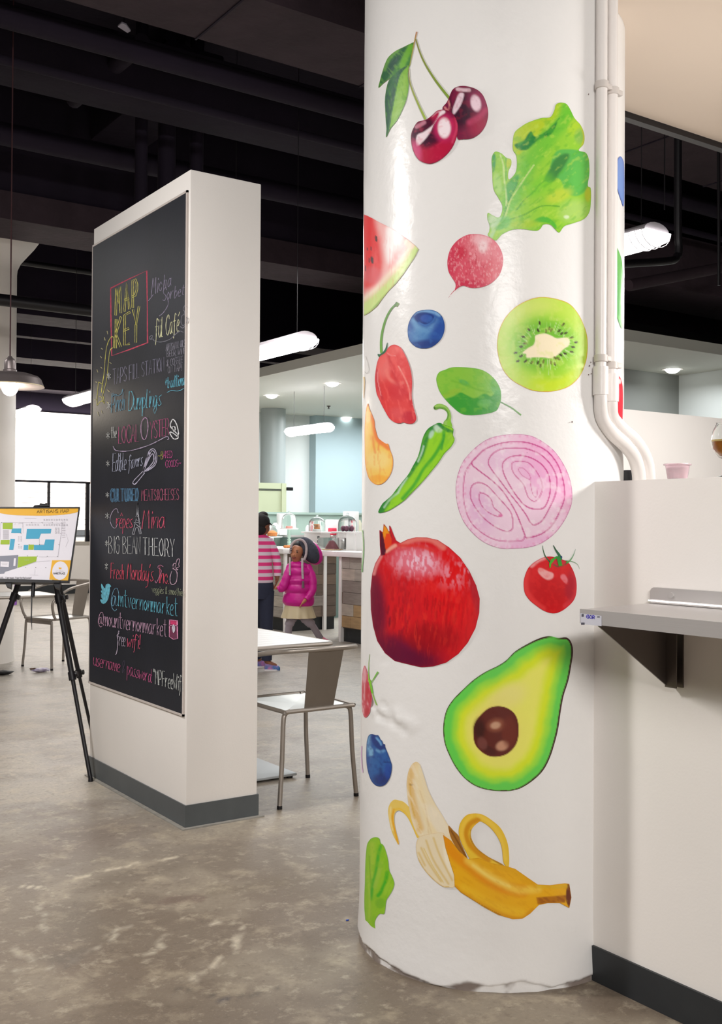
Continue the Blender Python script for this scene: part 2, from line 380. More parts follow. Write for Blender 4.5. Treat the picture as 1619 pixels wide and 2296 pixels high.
# ------------------------------------------------------------------ square column with the chalkboard
XC, YC = 2.046, 4.308; XC2, YC2, ZC = 2.405, 5.50, 2.93
sq = thing('square_column', 'white freestanding square column carrying the tall chalkboard', 'column', (2.22, 4.9, 0))
box1('shaft', (XC, YC, 0), (XC2, YC2, ZC), m_cream, sq, .004)
mb = MB(); t = .006
mb.box((XC-t, YC-t, 0), (XC2+t, YC, .103)); mb.box((XC-t, YC, 0), (XC, YC2, .103)); mb.box((XC2, YC, 0), (XC2+t, YC2, .103)); mb.box((XC, YC2, 0), (XC2, YC2+t, .103))
tag(mb.build('base_strip', m_baseg, sq, False), 'dark grey vinyl base strip')
mb = MB(); mb.box((XC-t-.02, YC-t-.02, 0), (XC2+t+.02, YC-t, .006)); mb.box((XC-t-.02, YC-t, 0), (XC-t, YC2, .006))
tag(mb.build('glue_line', mat('dirty_glue', rgb(150, 146, 138), .8, var=.5, vscale=30), sq, False), 'grey glue line along the base')
m_board = mat('chalkboard_slate', rgb(27, 29, 36), .5, spec=.35, var=.22, vscale=2.2, col2=rgb(54, 55, 66), bump=.0003, bscale=90)
XB = XC-.007
cb = thing('chalkboard', 'tall black chalkboard with colourful handwritten market listing on the square column', 'chalkboard', (XB, 4.9, .5))
box1('panel', (XB, 4.335, .503), (XC-.001, 5.495, 2.83), m_board, cb)
mb = MB(); 
for a, b in (((XB-.002, 4.325, .493), (XC-.001, 4.336, 2.84)), ((XB-.002, 5.494, .493), (XC-.001, 5.499, 2.84)), ((XB-.002, 4.325, .493), (XC-.001, 5.499, .503)), ((XB-.002, 4.325, 2.83), (XC-.001, 5.499, 2.84))): mb.box(a, b)
mb.build('edge_trim', mat('board_edge', rgb(196, 186, 180), .6), cb, False)

# single stroke handwriting: pairs of hex digits x,y; 4 = baseline, a = x-height, e = capital height
GL = {
'A': "04 3e 64|18 58", 'B': "04 0e 3e 5c 3a 09|39 66 44 04", 'C': "~6c 5e 3e 1c 09 16 34 54 66", 'D': "04 0e 3e 6b 67 34 04",
'E': "5e 0e 04 54|09 49", 'F': "5e 0e 04|09 49", 'G': "~6c 5e 3e 1c 09 16 34 54 66|66 69 39", 'H': "0e 04|5e 54|09 59",
'I': "1e 14", 'J': "3e 36 14 06", 'K': "0e 04|5e 09 54", 'L': "0e 04 44", 'M': "04 1e 38 5e 64", 'N': "04 0e 54 5e",
'O': "~3e 0b 07 34 57 5b 3e", 'P': "04 0e 3e 5c 5a 38 08", 'R': "04 0e 3e 5c 5a 38 08|38 54", 'S': "~5c 3e 1d 0b 29 48 56 34 05",
'T': "0e 6e|3e 34", 'U': "~0e 07 24 44 57 5e", 'V': "0e 34 6e", 'W': "0e 14 3a 54 7e", 'Y': "0e 39 6e|39 34", '&': "~54 1b 3e 4b 16 24 47 57",
'a': "~49 2a 07 14 35 4a|4a 45 54", 'b': "~1e 14 34 57 3a 18", 'c': "~48 2a 07 15 34 46", 'd': "~49 2a 07 14 35 4a|5e 45 54",
'e': "~07 37 49 2a 07 14 44", 'f': "~5d 3e 2b 24 11|0a 4a", 'g': "~49 2a 07 14 35 4a|4a 42 20 02 56", 'h': "~1e 14|15 2a 4a 44 54",
'i': "1a 14|1c 1d", 'k': "1e 14|4a 17 44", 'l': "~0e 05 14 24", 'm': "~0a 04|05 1a 3a 34|35 5a 6a 64", 'n': "~0a 04|05 2a 4a 44",
'o': "~2a 07 24 47 2a", 'p': "~0a 00|09 2a 47 24 05", 'r': "~0a 04|06 2a 4a", 's': "~4a 19 27 45 14 05", 't': "~2e 25 44|0b 4b",
'u': "~0a 06 24 46|4a 44", 'v': "0a 24 4a", 'w': "~0a 14 38|38 44 6a", 'y': "~0a 06 24 4a|4a 31 00", '!': "1e 17|15 14",
'*': "37 3d|1b 59|19 5b", '~': "~08 29 48 69", '@': "~49 2a 18 15 35 4a 55 76 7b 5e 2d 08 14 42 63", '.': "04 14", ',': "14 02", "'": "1e 0c", '"': "0e 0c|2e 2c", ':': "09 0a|04 05",
'é': "~07 37 49 2a 07 14 44|2c 5e", 'ê': "~07 37 49 2a 07 14 44|1c 2e 4c", 'ü': "~0a 06 24 46|4a 44|0c 0d|4c 4d", ' ': ""}
def glyph(ch):
    out = []
    for st in GL[ch].split('|'):
        if not st: continue
        s = st[0] == '~'; P = [(int(t[0], 16), int(t[1], 16)-4.0) for t in st.lstrip('~').split()]
        if s and len(P) > 2: P = [tuple(p) for p in bez(*P, n=4)]
        out.append(P)
    w = max([p[0] for s in out for p in s], default=2.5)
    return out, w
def text_px(t, p0, p1, h0, h1, slant=0.0, gap=1.6):
    """strokes of a line written from baseline point p0 to p1 (frame pixels), capital height h0..h1"""
    res = []; x = 0.0; items = []
    for ch in t:
        g, w_ = glyph(ch); items.append((x, g)); x += w_+gap
    tot = x-gap
    for x0_, g in items:
        for s in g:
            q = []
            for (a, b) in s:
                u = (x0_+a+slant*b)/tot; h = (h0+(h1-h0)*u)/10
                q.append((p0[0]+(p1[0]-p0[0])*u, p0[1]+(p1[1]-p0[1])*u-b*h))
            res.append(q)
    return res
def ribbon_px(strokes, wpx, plane, depth_off, mb=None, jit=.35):
    """flat chalk line of the given width laid on plane axis=value"""
    mb = mb or MB(); ax, v = plane
    for s in strokes:
        P = np.array(s, float)
        if len(P) < 2: continue
        L, R_ = [], []
        for i in range(len(P)):
            t = P[min(i+1, len(P)-1)]-P[max(i-1, 0)]; t = t/(np.hypot(*t)+1e-9); n = np.array([-t[1], t[0]])
            hw = wpx*.5*(1+random.uniform(-jit, jit)); e = t*wpx*.3*((i == len(P)-1)-(i == 0))
            L.append(on(*(P[i]+n*hw+e), ax, v+depth_off)); R_.append(on(*(P[i]-n*hw+e), ax, v+depth_off))
        k = len(P); mb.add(L+R_, [(i, i+1, k+i+1, k+i) for i in range(k-1)])
    return mb
def outline(strokes, d):          # two parallel lines round each stroke
    res = []
    for s in strokes:
        P = np.array(s, float); A = []; B = []
        for i in range(len(P)):
            t = P[min(i+1, len(P)-1)]-P[max(i-1, 0)]; t = t/(np.hypot(*t)+1e-9); n = np.array([-t[1], t[0]]); e = t*d*.7*((i == len(P)-1)-(i == 0))
            A.append(P[i]+n*d+e); B.append(P[i]-n*d+e)
        res.append([tuple(a) for a in A+B[::-1]+A[:1]])
    return res
def chalkmat(c): return mat('chalk_%d_%d_%d' % c, rgb(*c), .9, var=.5, vscale=60, col2=rgb(70, 72, 80), spec=.1)
Z3 = lambda s: [(190+x/5.468, 580+y/5.468) for x, y in nums(s)]
Z4 = lambda s: [(190+x/6.044, 920+y/6.044) for x, y in nums(s)]
Z5 = lambda s: [(190+x/5.74, 1220+y/5.74) for x, y in nums(s)]
KX = {3: 5.468, 4: 6.044, 5: 5.74}
lay = [0]
def chalk(strokes, c, w_, label=None, name='chalk_lettering', out=0):
    if out: strokes = outline(strokes, out)
    if name == 'chalk_lettering': w_ *= .92 if out else .68
    lay[0] += 1
    o = ribbon_px(strokes, w_, (0, XB), -.0004-.00003*lay[0]).build(name, chalkmat(c), cb, False)
    if label: tag(o, label)
def ct(Z, t, s, h0, h1, c, w_=1.5, label=None, slant=.12, out=0, gap=1.6):
    z = {3: Z3, 4: Z4, 5: Z5}[Z]; p = z(s); k = KX[Z]
    chalk(text_px(t, p[0], p[1], h0/k, h1/k, slant, gap), c, w_, label, out=out)
YEL = (214, 206, 104); PNK = (196, 74, 96); LIL = (160, 152, 176); CYA = (104, 184, 206); MAG = (196, 112, 158); WHI = (208, 210, 208); PKH = (222, 120, 160)
chalk([Z3("318,362 540,250 760,148 768,600 770,1030 560,1110 332,1190 322,760 318,362")], PNK, 3.0, 'pink chalk rectangle', 'chalk_frame')
ct(3, 'MAP', "380,685 640,570", 320, 325, YEL, 1.3, 'yellow outlined chalk letters', 0, 2.0, 4.2)
ct(3, 'KEY', "380,1090 660,1010", 335, 415, YEL, 1.3, 'yellow outlined chalk letters', .04, 2.0, 4.2)
arrow = [bez(*Z3("352,1090 355,970 320,965 285,1030 262,1120 248,1260 235,1420 215,1540"), n=4), bez(*Z3("352,1090 318,1110 300,1180 285,1330 268,1480 240,1600 218,1680"), n=4),
         Z3("215,1540 188,1520 165,1510"), Z3("215,1540 205,1640"), Z3("168,1510 150,1700 150,1800"), bez(*Z3("150,1800 180,1760 210,1745 240,1775"), n=3), Z3("240,1775 228,1690 218,1680"), bez(*Z3("180,1690 205,1700 225,1760"), n=3)]
chalk(arrow, YEL, 1.3, 'yellow chalk arrow bending down', 'chalk_arrow')
for a in ("275,890 282,925", "240,965 250,1000", "203,1100 220,1110", "190,1195 206,1215", "198,1330 212,1345", "150,1360 160,1392", "300,1268 325,1285", "285,1440 305,1450", "278,1608 300,1628", "130,1510 148,1515", "270,1755 290,1775", "160,1880 168,1925", "203,1862 214,1898", "118,1725 138,1730"):
    chalk([Z3(a)], (200, 190, 140), 1.3, None, 'chalk_ray')
ct(3, 'Micha', "815,455 1060,325", 210, 150, LIL, 1.4, 'lilac chalk lettering', .15)
ct(3, 'Sorbet', "955,520 1215,440", 160, 120, LIL, 1.4, 'lilac chalk lettering', .15)
chalk([bez(*Z3("1010,470 1025,540 1005,600 960,665 915,702"), n=5)], LIL, 1.3, None, 'chalk_swash'); chalk([bez(*Z3("840,440 810,480 780,515"), n=3)], LIL, 1.1, None, 'chalk_swash')
ct(3, 'fül Café', "862,985 1160,880", 245, 225, (222, 222, 176), 1.9, 'pale yellow chalk lettering', .1)
chalk([bez(*Z3("800,990 840,985 850,1005 930,1022 1040,990 1120,920 1170,888 1208,903"), n=5), bez(*Z3("800,990 830,960 825,940 795,960 800,990"), n=3), bez(*Z3("1190,700 1180,780 1205,820 1235,790 1240,710 1215,685 1190,700"), n=4), bez(*Z3("1240,720 1258,730 1250,780 1235,785"), n=3), bez(*Z3("1215,690 1225,650 1205,620 1230,570 1245,590"), n=3), bez(*Z3("1170,830 1205,850 1245,800"), n=3)], (132, 132, 140), 1.4, 'grey chalk cup and swash', 'chalk_cup')
for t, s, h in (('ARTISANAL OILS', "995,1130 1228,1075", 82), ('BEER, WINE', "1005,1205 1235,1162", 72), ('& COFFEE', "1005,1322 1200,1275", 82), ('ON TAP!', "1020,1405 1185,1370", 82)):
    ct(3, t, s, h, h, (150, 148, 160), 1.2, None, .05)
ct(3, 'TAPS FILL STATION', "345,1545 970,1372", 190, 165, (140, 138, 158), 1.4, 'grey lilac chalk lettering', .0)
ct(3, '*traditional', "980,1592 1230,1548", 130, 150, CYA, 1.4, 'cyan chalk lettering', .1, 0, 1.0)
chalk([bez(*Z3("1010,1640 1060,1618 1150,1622 1215,1590"), n=4)], CYA, 1.2, None, 'chalk_swash')
ct(3, 'Pinch', "325,1890 490,1850", 235, 220, (96, 150, 176), 1.5, 'cyan chalk lettering', .12, 0, .9)
ct(3, 'Dumplings', "535,1865 935,1800", 235, 215, CYA, 1.6, 'cyan chalk lettering', .12, 0, .9)
chalk([bez(*Z3("330,1700 370,1660 410,1680 450,1650 465,1600"), n=4)], (96, 150, 176), 1.2, None, 'chalk_swash')
ct(3, 'the', "322,2200 388,2190", 135, 130, WHI, 1.4, None, .1)
ct(3, 'LOCAL', "415,2268 660,2240", 205, 215, (186, 84, 130), 1.5, 'magenta chalk lettering', 0, 0, 1.2)
chalk([bez(*Z3("735,1945 695,2010 690,2130 715,2210 750,2200 775,2080 765,1970 735,1945"), n=5)], (190, 150, 186), 1.5, None, 'chalk_letter')
ct(3, 'YSTER', "800,2215 1030,2160", 215, 205, (186, 84, 130), 1.5, 'magenta chalk lettering', 0, 0, 1.0)
chalk([bez(*Z4("1185,125 1160,190 1175,240 1235,300 1270,330 1262,250 1240,180 1210,130 1185,125"), n=5), bez(*Z4("1265,335 1262,378 1210,388 1175,350 1152,295 1200,310 1250,350"), n=5), bez(*Z4("1190,260 1190,220 1220,225 1225,265 1205,290"), n=4)], (226, 226, 228), 2.0, 'white chalk oyster shell', 'chalk_shell')
chalk([bez(*Z4("385,490 430,545 600,550 850,480 1000,410 1110,355 1140,385 1120,395"), n=6)], (176, 160, 186), 1.5, None, 'chalk_swash')
ct(4, 'Edible', "375,830 560,800", 245, 220, (170, 174, 196), 1.6, 'pale lilac chalk lettering', .12, 0, .8)
ct(4, 'favors', "590,800 780,745", 190, 180, (170, 174, 196), 1.6, 'pale lilac chalk lettering', .12, 0, .8)
wh = [bez(*Z4("785,830 660,960 665,1000 700,985 810,850"), n=4), bez(*Z4("790,830 830,700 870,560 935,522 975,600 965,720 900,790 800,840"), n=5), bez(*Z4("795,825 850,680 900,560 940,560 960,650 930,740 810,835"), n=5), bez(*Z4("800,820 880,640 925,590 935,680 880,760 805,830"), n=5), bez(*Z4("790,830 820,700 860,600 900,560"), n=4)]
chalk(wh, (190, 184, 206), 1.7, 'lilac chalk whisk drawing', 'chalk_whisk')
ct(4, '~B', "990,660 1060,660", 95, 100, (170, 168, 80), 1.3, None)
ct(4, 'AKED', "1062,650 1185,640", 100, 90, (190, 80, 140), 1.3, 'pink chalk lettering', 0, 0, 1.0)
ct(4, 'GOODS~', "1095,775 1305,755", 95, 90, (190, 80, 140), 1.3, 'pink chalk lettering', 0, 0, 1.0)
ct(4, 'CULTURED', "350,1235 725,1222", 165, 165, (96, 142, 176), 1.1, 'blue outlined chalk lettering', 0, 1.0, 3.2)
ct(4, 'MEATS&CHEESES', "770,1225 1275,1212", 150, 150, (186, 96, 124), 1.3, 'dusty pink chalk lettering', 0, 0, 1.2)
ct(4, 'C', "335,1590 440,1590", 250, 250, (184, 172, 196), 1.7, None, .1)
ct(4, 'rêpes', "425,1590 645,1590", 205, 200, (226, 92, 120), 1.6, 'pink chalk lettering', .1, 0, 1.0)
ct(4, 'Mina', "775,1605 1085,1588", 255, 240, (226, 92, 120), 1.8, 'pink chalk lettering', .1, 0, 1.2)
tw = [Z4("718,1240 712,1380 690,1510 645,1678"), Z4("718,1240 724,1380 738,1510 766,1672"), Z4("668,1520 755,1525"), Z4("690,1440 728,1440"), bez(*Z4("672,1678 690,1600 715,1590 730,1610 742,1672"), n=3), Z4("700,1430 700,1490 722,1490"), Z4("680,1530 740,1580 752,1530"), Z4("645,1678 675,1678"), Z4("740,1672 766,1672"), Z4("718,1240 718,1420")]
chalk(tw, (160, 160, 168), 1.7, 'grey chalk lattice tower drawing', 'chalk_tower')
ct(4, 'BIG BEAN', "325,1935 750,1945", 225, 230, WHI, 1.5, 'white chalk lettering', 0)
ct(4, 'T.H.E.O.R.Y', "790,1955 1215,1985", 230, 240, (226, 228, 228), 1.8, 'white chalk lettering', 0, 0, .8)
ct(5, 'Fresh', "335,440 505,455", 200, 190, (222, 84, 106), 1.5, 'pink chalk lettering', .08, 0, .9)
ct(5, "Monday's", "545,450 880,480", 205, 215, (222, 84, 106), 1.6, 'pink chalk lettering', .08, 0, .9)
ct(5, 'Inc.', "950,500 1085,510", 220, 200, (222, 84, 106), 1.6, 'pink chalk lettering', .08, 0, 1.2)
chalk([bez(*Z5("1010,290 970,270 940,300 985,340 960,420 920,500 905,470"), n=4)], (186, 120, 150), 1.4, None, 'chalk_swash')
chalk([bez(*Z5("1120,350 1100,420 1105,500 1140,520 1180,480 1190,380 1170,335"), n=5), bez(*Z5("1135,320 1145,250 1175,260 1160,310 1190,200 1220,200 1210,260 1215,290 1175,310 1200,330 1150,325 1128,265 1140,290"), n=4)], (206, 170, 190), 1.5, 'chalk berry with white leaves', 'chalk_berry')
ct(5, 'veggies & smoothies', "865,620 1280,668", 90, 95, (150, 156, 130), 1.2, 'faint green chalk lettering', .0, 0, 1.0)
bird = closed(Z5("215,508 240,545 262,572 270,530 290,510 318,515 340,545 322,560 325,600 312,660 300,710 275,750 240,770 212,750 200,712 235,712 215,690 210,650 222,640 207,600 222,595 212,550"), 3)
Vb = [on(x, y, 0, XB-.0012) for x, y in bird]
tag(MB().add(Vb, [tuple(range(len(Vb)))]).build('chalk_bird', chalkmat((110, 190, 212)), cb, False), 'solid cyan chalk bird emblem')
ct(5, '@', "335,805 430,815", 240, 245, (120, 172, 200), 1.6, None)
ct(5, 'mtvernonmarket', "435,795 1190,925", 215, 225, CYA, 1.9, 'cyan chalk lettering', 0, 0, 1.5)
ct(5, '@', "172,1030 235,1040", 155, 160, (206, 160, 186), 1.6, None)
ct(5, 'mountvernonmarket', "240,1045 1050,1190", 195, 215, (200, 160, 186), 1.8, 'pale pink chalk lettering', 0, 0, 1.3)
chalk([Z5("1092,975 1190,985 1195,1215 1140,1225 1088,1190 1092,975"), Z5("1092,1045 1120,1048"), Z5("1165,1050 1192,1052")], (232, 150, 190), 2.3, 'pink chalk camera outline', 'chalk_camera')
for s, c, dz in (("1100,980 1185,990 1188,1040 1100,1035", (206, 60, 110), 0), ("1095,1060 1190,1065 1190,1210 1140,1218 1095,1185", (120, 50, 80), 0)):
    MB().add([on(x, y, 0, XB-.0006) for x, y in Z5(s)], [tuple(range(len(nums(s))))]).build('chalk_fill', chalkmat(c), cb, False)
lens = closed(Z5("1140,1032 1160,1060 1162,1110 1145,1142 1128,1120 1122,1070"), 4)
tag(MB().add([on(x, y, 0, XB-.003) for x, y in lens], [tuple(range(len(lens)))]).build('chalk_lens', chalkmat((206, 200, 214)), cb, False), 'pale chalk lens disc')
ct(5, 'free', "412,1300 520,1310", 190, 180, (190, 176, 196), 1.4, None, .14, 0, .7)
chalk([bez(*Z5("440,1150 415,1180 430,1260 410,1400 395,1420"), n=4)], (190, 176, 196), 1.3, None, 'chalk_swash')
ct(5, 'wifi!', "545,1320 705,1350", 175, 185, (232, 96, 128), 1.6, 'pink chalk lettering', .12, 0, 1.0)
ct(5, 'username', "112,1560 450,1645", 175, 165, (206, 96, 140), 1.5, 'magenta chalk lettering', .1, 0, .9)
ct(5, '&', "475,1650 515,1660", 160, 160, (90, 80, 100), 1.2, None)
ct(5, 'password:', "545,1680 860,1785", 185, 175, (196, 92, 140), 1.5, 'magenta chalk lettering', .1, 0, .9)
ct(5, '"MPFreeWifi', "885,1795 1262,1898", 190, 205, (206, 210, 206), 1.6, 'white chalk lettering', .0, 0, 1.3)
for Zf, s in ((Z3, "272,1480 318,1400"), (Z3, "270,1850 318,1760"), (Z3, "265,2205 305,2130"), (Z4, "290,760 335,680"), (Z4, "285,1180 325,1110"), (Z4, "280,1470 330,1390"), (Z4, "278,1840 315,1765"), (Z4, "275,2160 310,2070")):
    (a, b), (c, d) = Zf(s); mx_, my = (a+c)/2, (b+d)/2
    chalk([[(mx_, b), (mx_, d)], [(a, b-3), (c, d+3)], [(a, d+3), (c, b-3)]], (190, 192, 190), 1.2, None, 'chalk_star')

# ------------------------------------------------------------------ round pillar
PC = np.array([2.350, 2.642]); PR = .427; PTOP = 4.25
def cyl(x, y, r=PR):              # place on the pillar seen at that point of the frame
    d = ray(x, y); A = d[0]**2+d[1]**2; B = -2*(d[0]*PC[0]+d[1]*PC[1]); Cc = PC@PC-r*r
    return CO+d*((-B-sqrt(max(0, B*B-4*A*Cc)))/(2*A))
def cylv(x, y, r):
    d = _F[None]+CR[None]*((x-809.5)/FPX)[:, None]-CU[None]*((y-1148)/FPX)[:, None]
    A = d[:, 0]**2+d[:, 1]**2; B = -2*(d[:, 0]*PC[0]+d[:, 1]*PC[1]); Cc = PC@PC-r*r
    D = B*B-4*A*Cc; ok = D >= 0
    return CO[None]+d*((-B-np.sqrt(np.maximum(D, 0)))/(2*A))[:, None], ok
pil = thing('round_column', 'thick round white column painted with fruit and vegetables', 'column', (PC[0], PC[1], 0))
na, nz = 260, 420
th = np.linspace(0, 2*pi, na, endpoint=False); zz = np.concatenate([np.linspace(0, .25, 70), np.linspace(.25, PTOP, nz-70+1)[1:]])
T, Z = np.meshgrid(th, zz); arc = T*PR
chip = fbm(arc, Z, .09, 40); low = fbm(arc, Z*.5, .3, 41)
r = np.full(T.shape, PR) + (fbm(arc, Z, .5, 42)-.5)*.0016 + (fbm(arc, Z, .06, 43)-.5)*.0008
gapz = .022+.06*(low-.5)+.03*(chip-.5)
r += np.where(Z < gapz, -.004+(chip-.5)*.016, .0)
r += .006*np.exp(-(Z/.08)**2)
# old plaster repair: a scar below the big red fruit
def scar(pts, rad, amp, seed):
    global r
    P = np.array([(atan2(q[1]-PC[1], q[0]-PC[0]) % (2*pi)*PR, q[2]) for q in (cyl(*p) for p in nums(pts))])
    d, u = segdist(arc, Z, P); m_ = sm(1-d/rad); r += m_*amp*(fbm(arc, Z, .05, seed)*2-.9)
scar("838,1584 865,1592 895,1605 925,1630", .034, .022, 50); scar("840,1600 870,1612 905,1640", .024, .018, 51); scar("835,1470 855,1480 880,1490", .02, .013, 52)
V = np.stack([PC[0]+r*np.cos(T), PC[1]+r*np.sin(T), Z], -1).reshape(-1, 3)
idx = np.arange(na*nz).reshape(nz, na); nxt = np.roll(idx, -1, 1)
Fc = np.stack([idx[:-1], nxt[:-1], nxt[1:], idx[1:]], -1).reshape(-1, 4)
pc = np.ones((V.shape[0], 3))*lin((238, 236, 234))
dirt = (sm((gapz-Z+.008)/.012)*sm((chip-.36)/.12)*.9).ravel()[:, None]; pc = pc*(1-dirt)+lin((120, 104, 94))*dirt
m_pil = mat('glossy_column_paint', rgb(238, 236, 234), .28, bump=.0012, bscale=35, attr=True, spec=.4)
o = bigmesh('shaft', V, Fc, m_pil, pc); o.parent = pil; o.location = -Vector(pil['_o'])

m_mural = mat('mural_paint', (1, 1, 1), .36, bump=.0008, bscale=35, attr=True)
class Paint:
    """hand painted patch: outline and brush strokes given in the drawing's own frame (ox, oy, scale)"""
    def __init__(s, ox, oy, k): s.o = (ox, oy, k); s.X = []; s.C = []; s.F = []; s.n = 0; s.level = 0
    def patch(s, pts, col, smooth=True, g=2.1):
        ox, oy, k = s.o; P = closed(pts, 6) if smooth else np.array(pts, float)
        gg = g*k; x0, y0 = P.min(0)-gg; x1, y1 = P.max(0)+gg
        xs = np.arange(x0, x1+gg, gg); ys = np.arange(y0, y1+gg, gg); X, Y = np.meshgrid(xs, ys)
        cx, cy = X[:-1, :-1]+gg/2, Y[:-1, :-1]+gg/2; keep = inside(cx, cy, P)
        ny, nx = X.shape; cnt = np.zeros((ny, nx), int)
        for a in (0, 1):
            for b in (0, 1): cnt[a:ny-1+a, b:nx-1+b] += keep
        bd = (cnt > 0) & (cnt < 4)
        if bd.any():                       # pull the rim onto the outline
            bx, by = X[bd], Y[bd]; Q = np.roll(P, -1, 0); best = np.full(bx.shape, 1e9); qx = bx.copy(); qy = by.copy()
            for (ax, ay), (ex, ey) in zip(P, Q):
                ux, uy = ex-ax, ey-ay; L = ux*ux+uy*uy+1e-9; t = np.clip(((bx-ax)*ux+(by-ay)*uy)/L, 0, 1)
                px, py = ax+t*ux, ay+t*uy; d = (bx-px)**2+(by-py)**2; m = d < best; best = np.where(m, d, best); qx = np.where(m, px, qx); qy = np.where(m, py, qy)
            X[bd] = qx; Y[bd] = qy
        use = cnt > 0; ids = -np.ones((ny, nx), int); ids[use] = np.arange(use.sum())
        f = np.stack([ids[:-1, :-1], ids[:-1, 1:], ids[1:, 1:], ids[1:, :-1]], -1)[keep]
        s.x, s.y, s.P, s.f = X[use], Y[use], P, f; s.c = np.ones((use.sum(), 3))*lin(col); return s
    def mix(s, col, a): a = np.clip(a, 0, 1)[:, None]; s.c = s.c*(1-a)+lin(col)*a; return s
    def blob(s, cx, cy, rx, ry, col, a=1, rot=0, soft=.6):
        c, n = cos(radians(rot)), sin(radians(rot)); dx, dy = s.x-cx, s.y-cy
        d = np.hypot((dx*c+dy*n)/rx, (-dx*n+dy*c)/ry); return s.mix(col, a*sm((1-d)/soft+.5))
    def poly(s, pts, col, a=1, soft=4, smooth=True):
        P = closed(nums(pts), 4) if smooth else np.array(nums(pts)); d, _ = segdist(s.x, s.y, P, True); ins = inside(s.x, s.y, P)
        return s.mix(col, a*sm(np.where(ins, d, -d)/soft+.5))
    def line(s, pts, w, col, a=1, soft=None, taper=False, smooth=True):
        q = nums(pts) if isinstance(pts, str) else pts; P = np.array(bez(*q, n=5)) if smooth and len(q) > 2 else np.array(q)
        d, u = segdist(s.x, s.y, P); ww = w*.5*(1-u*.85 if taper else 1); soft = soft or w*.5
        return s.mix(col, a*sm((ww-d)/soft+.5))
    def rim(s, w, col, a=1):
        d, _ = segdist(s.x, s.y, s.P, True); return s.mix(col, a*sm(1-d/w))
    def inner(s, w, col, a=1):          # away from the outline
        d, _ = segdist(s.x, s.y, s.P, True); return s.mix(col, a*sm(d/w))
    def grain(s, sx, sy, col, a=.4, lo=.5, seed=1, rot=0, mask=None):
        c, n = cos(radians(rot)), sin(radians(rot)); v = fbm((s.x*c+s.y*n)/sx*10, (-s.x*n+s.y*c)/sy*10, 10, seed, 3)
        m = sm((v-lo)/.18)*a
        if mask: cx, cy, rx, ry = mask; m = m*np.exp(-(((s.x-cx)/rx)**2+((s.y-cy)/ry)**2))
        return s.mix(col, m)
    def grad(s, x0, y0, x1, y1, col, a=1):
        ux, uy = x1-x0, y1-y0; t = ((s.x-x0)*ux+(s.y-y0)*uy)/(ux*ux+uy*uy); return s.mix(col, a*sm(t))
    def end(s):
        ox, oy, k = s.o; V, ok = cylv(ox+s.x/k, oy+s.y/k, PR+.0016+s.level*.0003)
        f = s.f[ok[s.f].all(1)]
        s.X.append(V); s.C.append(s.c); s.F.append(f+s.n); s.n += len(V); s.level += 1; return s
    def stroke(s, pts, w0, w1, col, col2=None, smooth=True):   # thin painted line of its own
        P = np.array(bez(*nums(pts), n=6)) if smooth else np.array(nums(pts)); k = len(P); X_ = []; c = []
        for i in range(k):
            t = P[min(i+1, k-1)]-P[max(i-1, 0)]; t = t/np.hypot(*t); n = np.array([-t[1], t[0]]); u = i/(k-1); hw = (w0+(w1-w0)*u)/2
            X_ += [P[i]+n*hw, P[i]-n*hw]; c += [lin(col)*(1-u)+lin(col2 or col)*u]*2
        X_ = np.array(X_); s.x, s.y = X_[:, 0], X_[:, 1]; s.c = np.array(c); s.f = np.array([(2*i, 2*i+2, 2*i+3, 2*i+1) for i in range(k-1)]); return s.end()
    def build(s, name, label):
        o = bigmesh(name, np.concatenate(s.X), np.concatenate(s.F), m_mural, np.concatenate(s.C)*1.0)
        o.parent = pil; o.location = -Vector(pil['_o']); tag(o, label); return o
# ------------------------------------------------------------------ the painted fruit
n = nums
# cherries
p = Paint(800, 40, 4.6257)
p.patch(n("585,255 480,305 400,345 330,405 295,470 265,560 240,650 225,725 275,680 335,635 400,590 480,520 545,500 575,380 598,270"), (58, 128, 50))
p.line("580,265 480,360 400,440 330,530 270,640", 90, (22, 92, 50), .9, 40).line("560,300 500,420 470,500", 60, (110, 180, 40), .9, 30).line("430,330 360,400 320,460 290,540", 26, (104, 160, 66), .8, 25).poly("440,390 360,450 320,540 350,600 400,500", (20, 70, 60), .75, 30).rim(9, (120, 150, 60), .5).grain(14, 60, (120, 180, 60), .4, .55, 3, -40).end()
p.patch(n("545,490 470,520 400,570 335,645 305,740 292,850 295,950 300,1060 308,1150 304,1240 350,1150 420,1060 480,940 520,830 540,700 530,580"), (128, 184, 52))
p.poly("540,490 470,520 400,570 335,645 305,740 290,850 295,950 300,1060 308,1240 345,1120 370,960 395,820 420,700 450,600 490,540", (18, 84, 58), 1, 10).line("460,560 420,680 385,860 340,1080 310,1200", 10, (30, 110, 50), .7).line("420,560 370,660 340,780", 40, (50, 120, 60), .6, 40)
p.line("500,620 480,760 440,900 390,1020", 50, (150, 196, 70), .6, 50).rim(8, (60, 120, 50), .7).grain(16, 70, (80, 150, 40), .4, .55, 5, -12).end()
p.stroke("622,145 606,215 580,340 548,500", 16, 8, (196, 140, 110), (150, 160, 50)); p.stroke("612,220 650,345 705,470 790,610 870,720 962,835", 12, 26, (140, 140, 70), (130, 160, 60)); p.stroke("538,520 548,650 580,760 640,900 712,1052", 9, 24, (150, 140, 80), (160, 186, 80))
p.patch(n("1120,706 1040,715 990,750 955,830 930,880 890,930 905,975 960,1010 1030,1110 1045,1250 1110,1258 1190,1250 1270,1205 1330,1130 1360,1040 1362,960 1340,870 1300,790 1230,735"), (120, 22, 62))
p.blob(1110, 960, 110, 190, (52, 8, 38), .95, 20, .8).blob(1280, 1130, 120, 90, (176, 24, 70), .7, -30, 1.2).line("1110,775 1180,760 1260,800", 60, (84, 14, 44), .8, 40).blob(1260, 860, 110, 100, (150, 30, 84), .8, 30, .9)
